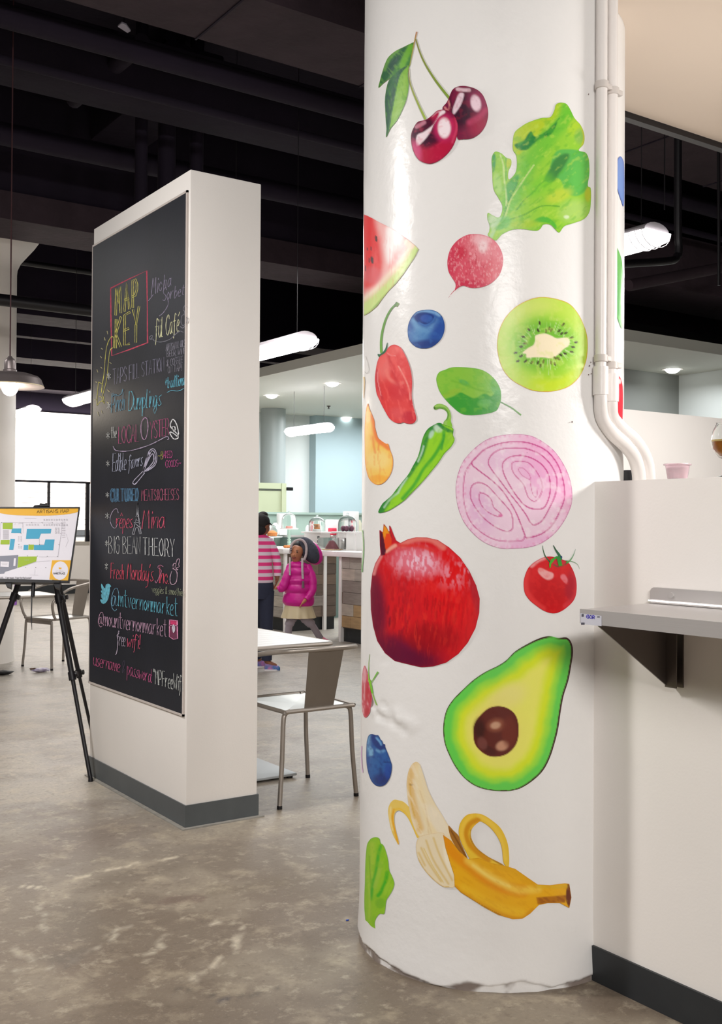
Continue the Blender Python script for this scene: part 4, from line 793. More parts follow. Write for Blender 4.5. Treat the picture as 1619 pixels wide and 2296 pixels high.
# banana
p = Paint(850, 1690, 3.5978)
p.patch(n("120,372 90,400 74,450 80,530 100,620 130,690 158,735 155,690 135,620 122,540 128,480 160,458 205,485 245,540 290,640 310,680 330,660 300,580 260,480 240,430 200,390 160,376"), (238, 204, 100)).line("120,450 108,520 128,620 155,730", 14, (238, 170, 30), 1, 8).line("130,450 170,445 220,490 270,590 310,680", 12, (240, 196, 60), .9, 10).line("95,430 88,520 110,620", 12, (250, 226, 160), .7).end()
p.patch(n("295,66 262,90 235,150 222,240 228,340 245,450 270,560 310,650 345,680 400,700 470,720 540,720 600,740 640,700 610,640 560,580 500,480 450,400 400,300 370,210 345,130 325,80"), (238, 222, 186))
p.line("280,90 255,200 262,330 290,460 330,600", 60, (228, 186, 110), .8, 40).line("300,100 320,250 370,450 440,640", 50, (242, 222, 176), .8, 50).line("250,240 256,350 280,480 340,640", 12, (222, 176, 70), .7).line("330,300 380,460 400,640", 10, (230, 206, 160), .8).line("370,420 400,560 440,700", 8, (226, 200, 150), .7).blob(470, 540, 50, 140, (240, 228, 204), .8, -30).blob(260, 250, 20, 6, (160, 116, 60), .6).rim(8, (230, 200, 150), .5).grain(20, 90, (246, 232, 204), .5, .5, 37, -25).end()
p.patch(n("560,580 570,650 600,720 660,800 720,870 700,810 660,720 640,660 600,620"), (168, 112, 40)).line("580,620 640,720 700,830", 12, (120, 70, 20), .8).end()
p.patch(n("345,660 310,690 298,760 315,850 360,930 430,1010 510,1070 560,1078 605,1075 615,1010 600,900 560,800 530,700 520,640 440,640"), (238, 222, 188))
for q in ("340,760 400,880 500,1030", "380,700 440,860 560,1050", "440,680 490,820 590,1020", "320,800 370,900"): p.line(q, 16, (222, 190, 110), .7, 14)
p.line("360,760 430,900 520,1040", 7, (226, 196, 100), .8).blob(560, 850, 30, 120, (248, 238, 214), .8, -15).line("315,850 360,930 430,1010 510,1072 560,1078", 16, (220, 180, 80), .8).rim(7, (226, 196, 140), .6).end()
p.patch(n("760,482 700,500 655,560 642,640 665,720 700,790 760,880 880,920 1010,905 880,830 790,760 745,680 748,610 800,555 830,550 900,600 960,680 990,760 1005,880 1045,915 1048,800 1030,700 980,600 900,530 830,490"), (238, 196, 56))
p.line("800,530 730,570 700,650 730,730 800,800 880,860", 44, (214, 144, 20), .95, 30).line("750,500 690,560 670,650 700,760", 26, (244, 200, 70), .8, 20).line("745,620 745,690 800,770 900,840 1010,905", 16, (140, 76, 20), .8, 12).line("800,500 900,560 980,680 1020,850", 30, (244, 206, 80), .7, 20).rim(6, (226, 170, 50), .5).end()
p.patch(n("516,655 535,760 575,890 605,980 610,1070 660,1120 740,1170 850,1240 960,1300 1080,1335 1160,1330 1220,1290 1290,1220 1360,1205 1460,1205 1535,1245 1552,1160 1535,1050 1500,1045 1380,1060 1280,1055 1200,1000 1100,930 1040,910 900,880 800,840 720,850 650,790 580,700"), (238, 176, 26), smooth=False)
p.line("530,670 600,800 720,900 850,1000 1000,1080 1160,1110", 90, (232, 144, 14), .9, 60).line("720,860 850,960 1000,1050 1130,1100 1280,1090", 60, (248, 208, 80), .8, 50).line("760,900 900,1000 1050,1070", 20, (250, 222, 120), .7, 30).line("620,1080 740,1150 900,1240 1060,1320 1160,1320 1240,1260", 30, (214, 140, 20), .7, 30).line("680,1080 850,1180 1000,1250 1150,1280", 60, (242, 190, 40), .8, 50).line("760,840 880,900 1020,920 1150,990 1260,1060", 50, (228, 168, 20), .7, 40)
p.poly("1270,1160 1400,1150 1510,1140 1500,1200 1380,1205 1280,1215", (160, 90, 24), .95, 14, False).poly("1520,1050 1545,1060 1558,1160 1535,1250 1505,1180 1510,1100", (110, 50, 24), 1, 10, False).line("1280,1070 1400,1075 1510,1070", 30, (224, 180, 40), .6).line("650,1110 760,1180 900,1260 1000,1310", 7, (140, 80, 20), .8).line("516,655 535,760 575,890 605,980", 8, (200, 130, 40), .6).grain(60, 20, (222, 150, 10), .3, .55, 38, 35).rim(5, (206, 140, 20), .5).end()
p.build('painted_banana', 'painted half peeled banana')

# lettuce leaf near the floor
p = Paint(790, 1850, 6.9588)
p.patch(n("370,190 300,205 250,260 225,330 208,500 200,700 196,900 188,1100 188,1300 200,1450 205,1600 190,1735 230,1720 262,1735 275,1660 300,1620 355,1630 352,1520 380,1440 430,1385 495,1385 515,1300 530,1180 570,1110 620,1030 655,920 625,810 575,700 560,560 520,400 480,310 440,280 420,210"), (150, 204, 40))
p.line("440,330 410,450 370,700 320,900 290,1150", 50, (50, 180, 40), .85, 36).line("545,740 510,900 440,1050 400,1100", 56, (44, 180, 30), .9, 40).line("310,300 320,450 310,650 290,800", 70, (176, 210, 60), .7, 60).line("265,480 275,650 290,900", 16, (110, 170, 40), .7, 16).line("450,600 400,800 350,960", 60, (166, 206, 70), .7, 50).line("240,800 270,1100 260,1500", 30, (176, 210, 70), .7, 24).blob(560, 980, 60, 120, (160, 210, 50), .8, 25).blob(440, 1220, 80, 80, (120, 186, 40), .8).line("600,800 560,1000", 20, (160, 206, 50), .7).grain(40, 90, (130, 196, 30), .5, .5, 39, 20).rim(8, (110, 180, 60), .5).end()
p.build('painted_lettuce', 'painted narrow green lettuce leaf near the floor')
# slivers of fruit on the far side of the column, right of the pipes
p = Paint(1280, 0, 4.5929)
p.patch(n("510,1610 480,1650 462,1750 465,1870 490,1980 520,2070 545,2120 552,1900 548,1700 535,1640"), (120, 152, 214)).rim(14, (80, 100, 190), .7).end(); p.build('painted_plum', 'sliver of a painted blue fruit behind the pipes')
p = Paint(1280, 450, 3.531)
p.patch(n("345,340 335,450 332,600 332,790 350,860 380,960 412,1005 416,760 412,560 395,440"), (112, 186, 98)).line("350,420 365,600 380,900", 20, (80, 160, 80), .8, 20).rim(7, (90, 170, 90), .6).end(); p.build('painted_cucumber', 'sliver of a painted green vegetable behind the pipes')
p.__init__(1280, 450, 3.531)
p.patch(n("370,1380 335,1400 328,1470 326,1560 330,1630 350,1690 380,1730 405,1765 412,1640 412,1500 400,1420"), (222, 40, 60)).blob(360, 1520, 24, 80, (244, 130, 150), .8).blob(385, 1430, 14, 20, (250, 220, 220), .9).end(); p.build('painted_apple', 'sliver of a painted red fruit behind the pipes')
# faint lilac mark on the left rim
p = Paint(795, 1450, 6.561)
p.stroke("105,1460 100,1600 108,1750 118,1850", 8, 14, (226, 160, 226), (236, 200, 236)); p.build('painted_turnip', 'faint lilac painted sliver at the column edge')
p = Paint(800, 1160, 5.2226)
p.stroke("66,150 78,300 76,450 64,560 62,640", 10, 16, (150, 200, 130), (130, 190, 120)); p.build('painted_bean', 'thin green painted sliver at the column edge')
# ------------------------------------------------------------------ half wall of the bar, with its shelf
XW = 2.386; HT = 1.487
struct('wall_right_half', MB().box((XW, -1.5, 0), (XW+.13, 2.30, HT-.012)).box((XW, -1.5, HT-.012), (XW+.13, 2.30, HT)), m_cream, 'cream half wall of the bar beside the round column')
struct('baseboard_right', MB().box((XW-.008, -1.5, 0), (XW, 2.214, .103)), m_base, 'black vinyl baseboard of the cream half wall')
sh = thing('wall_shelf', 'stainless steel wall shelf with turned up back edge on the half wall', 'shelf', (XW, 1.5, 1.1))
ZS = 1.138; XF = 2.043; Y1 = 1.994
YF = fl(1301, 1366, ZS)[1]
mb = MB(); mb.hexa([(XF, 0.72, ZS-.006), (XW-.002, 0.72, ZS-.006), (XW-.002, Y1, ZS-.006), (XF, YF, ZS-.006), (XF, 0.72, ZS), (XW-.002, 0.72, ZS), (XW-.002, Y1, ZS), (XF, YF, ZS)])
mb.build('board', m_steel, sh, False)
box1('front_lip', (XF-.004, 0.72, ZS-.036), (XF, YF, ZS+.001), m_steel, sh)
box1('side_lip', (XF, YF-.004, ZS-.034), (XW-.01, YF+.001, ZS-.004), m_steel, sh)
# back splash with rounded upper corner
pts = [(XW-.014, Y1, ZS), (XW-.014, Y1, ZS+.028)]+[(XW-.014, Y1-.014+.014*cos(a), ZS+.031+.014*sin(a)) for a in np.linspace(0, pi/2, 6)]+[(XW-.014, 0.72, ZS+.045), (XW-.014, 0.72, ZS)]
MB().prism(pts, (.012, 0, 0)).build('back_splash', m_steel, sh, False)
MB().tube([(XW-.018, Y1-.001, ZS+.006), (XW-.018, 0.72, ZS+.006)], .006, 8).build('cove', m_steel, sh)
for yy in (Y1-.075, Y1-.9):
    MB().tube([(XW-.014, yy, ZS+.026), (XW-.018, yy, ZS+.026)], .008, 14).build('screw', m_steel, sh)
for k, yb in enumerate((1.925, .75)):
    mb = MB(); mb.prism([(XF+.02, yb, ZS-.03), (XW-.03, yb, ZS-.03), (XW-.002, yb, ZS-.20), (XW-.012, yb, ZS-.225), (XW-.03, yb, ZS-.222)], (0, -.004, 0)); mb.box((XW-.006, yb-.038, ZS-.225), (XW-.001, yb, ZS-.03)); mb.box((XW-.034, yb-.038, ZS-.225), (XW-.03, yb, ZS-.03))
    mb.build('bracket', m_steel_dark, sh, False)
# sticker on the front lip, with its printed marks
st = MB(); xs = XF-.0048
def lip(x, y): q = on(x, y, 0, xs); return q
stk = [lip(1301.5, 1375), lip(1349, 1381), lip(1349, 1404), lip(1301.5, 1399)]
tag(MB().add(stk, [(0, 1, 2, 3)]).build('sticker', mat('sticker_paper', rgb(206, 206, 216), .5), sh, False), 'pale sticker with small blue print')
def lipbox(x0, y0, x1, y1, off=.0003): 
    s_ = (y1-y0); return [on(x0, y0, 0, xs-off), on(x1, y0, 0, xs-off), on(x1, y1, 0, xs-off), on(x0, y1, 0, xs-off)]
mb = MB()
for b in ((1304, 1376.5, 1309, 1383), (1339, 1382, 1345, 1384.5)): mb.add(lipbox(*b), [(0, 1, 2, 3)])
mb.add(lipbox(1303, 1396, 1311, 1401), [(0, 1, 2, 3)]); mb.build('sticker_marks', mat('ink_grey', rgb(84, 84, 96), .6), sh, False)
ribbon_px(text_px('GOR', (1315, 1386), (1333, 1388), 7.5, 7.5, 0, 2.4), 1.7, (0, xs), -.0006).build('sticker_print', mat('ink_blue', rgb(84, 76, 190), .6), sh, False)

# things standing on the half wall
q = on(1520, 1073, 2, HT) if False else None
def onwall(px, x=XW+.06):          # spot on the wall top seen at that column of the frame
    return on(px, 1100, 0, x)[1]
yc = onwall(1519); cup = thing('plastic_cup', 'small clear plastic cup with pink drink on the half wall', 'cup', (XW+.06, yc, HT))
MB().lathe([(.026, .0), (.0275, .002), (.034, .040), (.0385, .0405), (.039, .044), (.0355, .045), (.033, .041), (.0265, .003), (0, .003)], (XW+.06, yc, HT), 28).build('cup_body', mat('clear_plastic', rgb(246, 226, 232), .2, trans=.55, ior=1.3), cup)
MB().lathe([(0, .003), (.0255, .003), (.0315, .034), (0, .034)], (XW+.06, yc, HT), 24).build('pink_drink', mat('pink_drink', rgb(246, 176, 196), .3), cup)
yg = onwall(1633, XW+.055)
gl = thing('tulip_glass', 'stemmed tulip glass half full of amber beer on the half wall', 'glass', (XW+.055, yg, HT))
cg = (XW+.055, yg, HT)
MB().lathe([(.034, 0), (.034, .002), (.006, .008), (.004, .03), (.006, .045), (.025, .055), (.042, .078), (.046, .098), (.041, .125), (.031, .146), (.0325, .148), (.0295, .146), (.0395, .125), (.0445, .098), (.0405, .079), (.024, .058), (0, .052)], cg, 32).build('bowl', m_glass, gl)
MB().lathe([(0, .053), (.024, .0585), (.040, .079), (.0438, .097), (0, .097)], cg, 32).build('beer', mat('amber_beer', rgb(196, 120, 30), .1, trans=.3), gl)
MB().lathe([(0, .0972), (.0435, .0972), (.0436, .102), (0, .102)], cg, 32).build('foam', mat('beer_foam', rgb(246, 214, 140), .8), gl)
yb_ = 2.42
bb = thing('dark_bottle', 'dark bottle cap end standing behind the half wall beside the column', 'bottle', (2.83, 2.40, 1.0))
struct('trim_back_counter', MB().box((2.70, -1.0, 0), (3.2, 2.6, .98)), mat('bar_counter', rgb(120, 116, 112), .6), 'grey work counter behind the half wall')
c_ = on(1409, 1064, 1, 2.42); bb.location = (c_[0], 2.42, .98); bb['_o'] = (float(c_[0]), 2.42, .98)
MB().lathe([(.035, 0), (.035, .3), (.02, .40), (.0165, .42), (.0165, .52)], (c_[0], 2.42, .98), 20).build('glass_body', mat('dark_bottle_glass', rgb(60, 30, 20), .15), bb)
MB().lathe([(.019, .50), (.019, c_[2]-.98+.014), (.0, c_[2]-.98+.014)], (c_[0], 2.42, .98), 16).build('cap', m_black, bb)

ZBAR = 2.95
# ------------------------------------------------------------------ painted pipes clamped to the round column
m_pw = mat('pipe_paint', rgb(232, 226, 222), .35, bump=.0008, bscale=50)
def offc(px, py, off):           # a line held off the column's face
    d = ray(px, 1100); q = cyl(px, 1100); nrm = np.array([q[0]-PC[0], q[1]-PC[1]]); nrm /= np.hypot(*nrm); return nrm
pa = cyl(1346, 1100, PR+.026); pb = cyl(1370, 1100, PR+.026)
zt = [on(1350, 15, 1, 2.22)[2], on(1366, 24, 1, 2.22)[2]]
za = on(1345, 890, 1, pa[1])[2]; zb = on(1369, 905, 1, pb[1])[2]
conduits = []
for i, (pp, z1, z0, r_, tgt, lab) in enumerate(((pa, zt[0], za, .0165, (1435, 1075), 'white painted conduit nearer the painted fruit, bending behind the half wall'), (pb, zt[1], zb, .0160, (1453, 1075), 'white painted conduit farther from the painted fruit, bending behind the half wall'))):
    e = thing('conduit', lab, 'pipe', (pp[0], pp[1], z0), 'two painted conduits on the column')
    MB().tube([(pp[0], pp[1], ZBAR), (pp[0], pp[1], z0)], r_, 16).build('straight_pipe', m_pw, e)
    # sweep down and to the right, behind the wall top
    yE = pp[1]+.02; path = {0: "1345,900 1350,935 1372,970 1402,998 1422,1025 1432,1060 1434,1100", 1: "1369,905 1373,935 1394,962 1420,985 1442,1015 1453,1050 1456,1100"}[i]
    P = [np.array((pp[0], pp[1], z0+.05))]+[on(x, y, 1, pp[1]+.01*k) for k, (x, y) in enumerate(nums(path))]
    P[1] = np.array((pp[0], pp[1], z0))
    P = bez(*P, n=6)+[np.array(P[-1])+np.array((0, 0, -.4))]
    MB().tube(P, [.0185+.003*min(1, k/20) for k in range(len(P))], 16).build('bend', m_pw, e)
    MB().lathe([(r_+.001, .0), (r_+.0065, .001), (r_+.0065, .085), (r_+.001, .086)], (pp[0], pp[1], z0+.005), 18).build('coupling', m_pw, e)
    jb = on(*((1405, 1003) if i == 0 else (1424, 990)), 1, pp[1]+.04)
    for (zc) in (z0+.115, on(1350, 192+6*i, 1, pp[1])[2]):
        mb = MB().lathe([(r_+.001, -.011), (r_+.004, -.01), (r_+.004, .01), (r_+.001, .011)], (pp[0], pp[1], zc), 16)
        mb.box((pp[0]+r_, pp[1]-.008, zc-.006), (pp[0]+r_+.022, pp[1]+.008, zc+.010), .002); mb.build('clamp', mat('clamp_paint', rgb(206, 198, 192), .5), e)
for i, px in enumerate((1336, 1357)):
    pp = cyl(px, 1100, PR+.006); MB().tube([(pp[0], pp[1], 3.2), (pp[0], pp[1], on(px, 840, 1, pp[1])[2])], .0055, 8).build('thin_conduit', m_pw).parent = pil

for o in list(scn.objects):
    if o.name.startswith('thin_conduit'): o.location = -Vector(pil['_o'])
# rust marks where anchors were set
mb = MB()
for (x, y, s_) in ((1320, 211, 1.5), (1322, 820, 2.0), (1320, 840, 1.5), (1326, 838, 1.5), (1283, 946, 2.0), (1325, 812, 1.6), (1182, 1015, .8), (1240, 1190, .8)):
    c = cyl(x, y, PR+.004); mb.ball(tuple(c), .0011*s_, 8, 6)
mb.build('anchor_stubs', mat('rusty_metal', rgb(120, 96, 92), .8), pil)

# ------------------------------------------------------------------ bulkhead and the view over the bar
struct('ceiling_bar', MB().box((2.443, -1.5, ZBAR), (9, 2.766, ZBAR+.2)), mat('peach_paint', rgb(244, 226, 208), .6), 'cream underside of the dropped ceiling over the bar')
struct('trim_bar', MB().box((2.443, 2.766, ZBAR-.024), (9, 2.80, ZBAR+.2)), m_black, 'black edge trim of the cream dropped ceiling over the bar')
struct('wall_partition', MB().box((4.6, 5.0, 0), (9.5, 5.12, 2.158)), m_cream, 'low cream partition behind the bar')
ZB, ZT = 3.15, 3.262
struct('ceiling_soffit', MB().box((6.4, 7.02, ZB), (15.8, 15.5, ZT)), mat('soffit_paint', rgb(224, 224, 214), .6), 'white dropped ceiling over the bakery stall')
struct('wall_stall_grey', MB().box((8.6, 8.30, 0), (10.38, 8.42, ZB)), m_greywall, 'grey wall under the dropped ceiling seen over the bar')
struct('wall_stall_side', MB().box((10.38, 2.9, 0), (10.5, 8.42, ZB)), m_white_cool, 'pale side wall under the dropped ceiling seen over the bar')
for i, ((x, y), lab) in enumerate((((745, 859), 'round recessed downlight nearest the long dropped ceiling edge'), ((609, 886), 'round recessed downlight beside the square column'), ((777, 936), 'round recessed downlight by the back wall of the bakery stall'), ((1508, 828), 'round recessed downlight above the grey wall over the bar'))):
    q = fl(x, y, ZB); e = thing('downlight', lab, 'light', (q[0], q[1], ZB), 'recessed downlights')
    MB().lathe([(.085, -.001), (.12, -.004), (.125, 0)], (q[0], q[1], ZB), 28).build('trim_ring', m_white, e)
    MB().lathe([(0, -.05), (.035, -.045), (.065, -.03), (.082, -.012), (.088, 0)], (q[0], q[1], ZB), 28).build('lens', m_down, e)
q = fl(737, 910, ZB)
tag(MB().lathe([(.03, 0), (.03, -.01), (.01, -.02), (.01, -.04), (.025, -.045), (.0, -.05)], (q[0], q[1], ZB), 12).build('sprinkler_head', m_steel_dark), 'small fire sprinkler head in the dropped ceiling', 'sprinkler', None, 'thing')

def cage_light(c, ax, L, W, lab, wires=True, hgt=.11):
    """vapour tight strip lamp: housing, bright ribbed lens, wire hangers; ax = unit axis"""
    c = np.array(c, float); ax = np.array(ax, float)/np.linalg.norm(ax); s = np.array([-ax[1], ax[0], 0]); up = np.array([0, 0, 1.])
    e = thing('strip_lamp', lab, 'light', tuple(c), 'caged strip lamps')
    def sec(hw, z0, z1, l, endtaper=.0, nn=10):
        V = []; F = []; m = 12; us = np.linspace(-1, 1, m+1)
        for u in us:
            k = 1-endtaper*max(0, abs(u)-.8)/.2
            for j in range(nn):
                a = pi*j/(nn-1); V.append(c+ax*u*l/2+s*hw*k*cos(a)+up*(z0+(z1-z0)*sin(a)*k))
        for i in range(m):
            for j in range(nn-1): F.append((i*nn+j, i*nn+j+1, (i+1)*nn+j+1, (i+1)*nn+j))
            F.append((i*nn+nn-1, i*nn, (i+1)*nn, (i+1)*nn+nn-1))
        F += [tuple(range(nn)), tuple(reversed(range(m*nn, m*nn+nn)))]
        return MB().add(V, F)
    sec(W/2, 0, -hgt*.7, L, .12).build('lens', m_tube, e)
    sec(W/2*.9, .0, hgt*.45, L*.97).build('housing', mat('lamp_housing', rgb(176, 170, 176), .5), e)
    mb = MB()
    for k in range(int(L/.045)):
        u = -L/2+.02+k*.045
        if abs(u) < L*.38: continue
        P = [c+ax*u+s*(W/2+.006)*cos(a)+up*(-(hgt*.7+.006)*sin(a)) for a in np.linspace(0, pi, 9)]; mb.tube(P, .0025, 5)
    mb.build('wire_guard', mat('guard_wire', rgb(200, 196, 200), .4, metal=.6), e)
    if wires:
        for u in (-.38, .38):
            q = c+ax*u*L; MB().tube([q+up*.02, (q[0], q[1], 5.3 if wires != 'short' else ZB)], .0025, 6).build('hanger', m_black, e)
    return e
cage_light(dp(690, 757, 7.5)+np.array([0, .62, 0]), (0, 1, 0), 1.25, .2, 'bright caged strip lamp hanging right of the square column')
cage_light(dp(692, 961, 14.2), (0, 1, 0), 1.0, .2, 'bright strip lamp under the dropped ceiling of the bakery stall', 'short')
cage_light(dp(1478, 518, 5.6)+np.array([0, .5, 0]), (0, 1, 0), 1.0, .22, 'bright caged strip lamp above the bar right of the round column')
cage_light(dp(205, 884, 11.0), (0, 1, 0), 1.25, .22, 'bright strip lamp hanging left of the square column')
cage_light(dp(48, 922, 17.0), (0, 1, 0), 1.25, .25, 'bright strip lamp behind the white flared pillar')
# bits above the dropped ceiling seen through the bar opening
ductbox((7.2, 7.0, 3.75), (12, 7.8, 4.3), 'grey dusty duct over the dropped ceiling seen above the bar', m_beam)
P = [on(1330, 600, 1, 4.6), on(1398, 592, 1, 4.6), on(1500, 585, 1, 4.6), on(1518, 575, 1, 4.6), on(1522, 555, 1, 4.6), on(1520, 455, 1, 4.6), (on(1520, 455, 1, 4.6)[0], 4.6, 5.3)]
pipe(bez(*P, n=5), .026, 'thick black elbow pipe above the bar', m_black)
pipe([(on(1610, 300, 1, 4.9)[0], 4.9, 5.3), on(1612, 640, 1, 4.9)], .012, 'thin vertical cord hanging above the bar', m_black, 8, None, 'cord')
pipe([(on(1490, 270, 1, 4.2)[0], 4.2, 5.3), on(1490, 470, 1, 4.2)], .004, 'thin hanger wire above the bar', m_black, 6, None, 'wire')
pipe([tuple(on(1410, 640, 1, 6.2)), tuple(on(1619, 600, 1, 6.2))], .05, 'dusty grey pipe slanting above the bar', m_beam)
# ------------------------------------------------------------------ left hall: flared pillar, railing, pendant
LC = (2.70, 10.57)
e = thing('flared_pillar', 'thick white pillar with flared capital under the second dark beam', 'column', (*LC, 0))
MB().lathe([(.44, 0), (.43, .05), (.43, 3.76), (.435, 3.81), (.47, 3.89), (.60, 4.05), (.66, 4.14), (.68, 4.3), (.68, 5.29)], (*LC, 0), 48).build('shaft', m_white, e)
r_ = thing('cable_railing', 'black railing with thin cables along the raised platform', 'railing', (6.4, PY+.1, PZ))
def rx(px): return on(px, 1100, 1, PY+.1)[0]
ztop = 2.085; xe = rx(199)
box1('top_rail', (2, PY+.07, ztop-.02), (xe+.03, PY+.13, ztop+.02), m_blackm, r_)
for x in (rx(199), rx(111), rx(25), rx(-60)):
    wd = .06 if x == rx(199) else .035
    box1('post', (x-wd, PY+.07, PZ-.02), (x+wd*.2, PY+.13, ztop), m_blackm, r_)
for k in range(10):
    z = ztop-.10*(k+1); MB().tube([(2, PY+.1, z), (xe, PY+.1, z)], .006, 6).build('cable', mat('steel_cable', rgb(120, 110, 110), .5, metal=.5), r_)
x199 = rx(199)
box1('end_block', (x199+.0, PY+.02, PZ), (x199+.28, PY+.14, PZ+.12), m_black, r_)
# pendant barn lamp
c = dp(22, 866, 6.5); e = thing('pendant_lamp', 'grey metal barn pendant lamp with a glowing globe bulb on a thin cord', 'lamp', tuple(c))
m_shade = mat('galvanised_metal', rgb(150, 140, 140), .4, metal=.7, var=.3, vscale=18)
MB().lathe([(.205, -.002), (.203, .0), (.186, .045), (.17, .062), (.12, .078), (.045, .088), (.043, .09)], c, 48).build('shade', m_shade, e)
MB().lathe([(.204, -.001), (.184, .041), (.168, .057), (.118, .072), (.04, .08), (0, .08)], c, 48).build('shade_lining', mat('cream_enamel', rgb(244, 226, 186), .5), e)
MB().lathe([(.040, .086), (.041, .10), (.034, .105), (.034, .15), (.028, .165), (.016, .175), (.010, .185), (0, .187)], c, 24).build('socket_cap', m_shade, e)
MB().ball((c[0], c[1], c[2]-.005), (.050, .050, .054), 20, 14).build('bulb', m_bulb, e)
MB().tube([(c[0], c[1], c[2]+.183), (c[0], c[1], 5.3)], .0045, 8).build('cord', mat('brown_cord', rgb(70, 40, 44), .7), e)
l = bpy.data.lights.new('pendant_glow', 'POINT'); l.energy = 14; l.color = (1, .88, .72); l.shadow_soft_size = .05
lo = bpy.data.objects.new('pendant_glow', l); scn.collection.objects.link(lo); lo.location = (c[0], c[1], c[2]-.10)

# ------------------------------------------------------------------ tube chairs and tables
def make_chair(lab, group, loc, ang, foot=m_black, s=1.0, ft=.74):
    """hoop armchair: flat back panel, seat pan, hoop rail that bends down to the seat. local +y is the front"""
    e = thing('tube_chair', lab, 'chair', (0, 0, 0), group)
    hw, dy = .195, .22; zs = .455*s; zr = ft
    def B(mb, name, m=m_alu): return mb.build(name, m, e)
    # seat rim and pan
    rim = closed([(-hw, -dy+.02), (-hw+.03, -dy-.01), (hw-.03, -dy-.01), (hw, -dy+.02), (hw, dy-.03), (hw-.04, dy), (-hw+.04, dy), (-hw, dy-.03)], 3)
    P = [(x, y, zs) for x, y in rim]; B(MB().tube(P+[P[0]], .0105, 8, False), 'seat_rim')
    n_ = len(rim); V = []; F = []
    for k, f in enumerate((1.0, .7, .4, .1)):
        for x, y in rim: V.append((x*f, y*f, zs+.004-.012*(1-f**2)))
    for k in range(3):
        for i in range(n_): F.append((k*n_+i, k*n_+(i+1) % n_, (k+1)*n_+(i+1) % n_, (k+1)*n_+i))
    F.append(tuple(range(3*n_, 4*n_))); m0 = len(V); V2 = [(a, b, c-.006) for a, b, c in V]; F2 = [tuple(reversed([i+m0 for i in f])) for f in F]
    B(MB().add(V+V2, F+F2+[(i, i+m0, (i+1) % n_+m0, (i+1) % n_) for i in range(n_)]), 'seat', mat('satin_aluminium', rgb(196, 196, 192), .38, metal=.65, var=.1, vscale=10))
    B(MB().box((-hw+.02, dy-.012, zs-.045), (hw-.02, dy-.006, zs-.004)), 'front_apron')
    # legs
    for sx in (-1, 1):
        for sy in (-1, 1):
            x, y = sx*(hw-.005), sy*(dy-.012); ox, oy = sx*.03, sy*.02
            Q = bez((x-sx*.035, y, zs-.002), (x-sx*.008, y+sy*.004, zs-.012), (x+sx*.004, y+sy*.006, zs-.05), (x+sx*.012, y+sy*.01, zs*.5), (x+ox, y+oy, .012), n=5)
            l_ = B(MB().tube(Q, .0115, 12), 'leg'); f_ = B(MB().tube([(x+ox*1.01, y+oy*1.01, .0), (x+ox*.99, y+oy*.99, .016)], .0128, 12), 'foot_cap', foot); f_.parent = l_
    # hoop rail: back, arms, then down to the seat front
    for nm, pts in (('hoop_rail', [(-hw-.03, dy-.03, zs+.0), (-hw-.035, dy-.0, zs+.05), (-hw-.045, dy+.02, zs+.15), (-hw-.05, dy-.03, zr-.12), (-hw-.05, dy-.12, zr-.065), (-hw-.045, 0, zr-.035), (-hw-.03, -dy+.02, zr+.0), (-hw+.06, -dy-.055, zr+.01), (0, -dy-.075, zr+.012), (hw-.06, -dy-.055, zr+.01), (hw+.03, -dy+.02, zr+.0), (hw+.045, 0, zr-.035), (hw+.05, dy-.12, zr-.065), (hw+.05, dy-.03, zr-.12), (hw+.045, dy+.02, zs+.15), (hw+.035, dy, zs+.05), (hw+.03, dy-.03, zs)]),):
        B(MB().tube(bez(*pts, n=5), .0125, 12), nm)
    for sx in (-1, 1): B(MB().tube([(sx*(hw+.03), dy-.03, zs), (sx*(hw-.005), dy-.035, zs)], .008, 8), 'arm_stub')
    # back panel
    def bp(w0, w1, off): return [(-w0, -dy-.005+off, zs+.004), (w0, -dy-.005+off, zs+.004), (w1, -dy-.07+off, zr+.004), (-w1, -dy-.07+off, zr+.004)]
    a = bp(.083, .100, 0); b = bp(.083, .100, .003)
    B(MB().hexa(a+b), 'back_panel', mat('panel_aluminium', rgb(150, 142, 134), .42, metal=.7, var=.1, vscale=14))
    e.location = loc; e.rotation_euler = (0, 0, ang); return e
make_chair('brushed metal tube armchair beside the round column', 'metal tube armchairs', (2.775, 4.585, 0), radians(0))
make_chair('silver tube armchair behind the easel', 'metal tube armchairs', (3.33, 9.80, 0), radians(108), s=1.0, ft=.78)

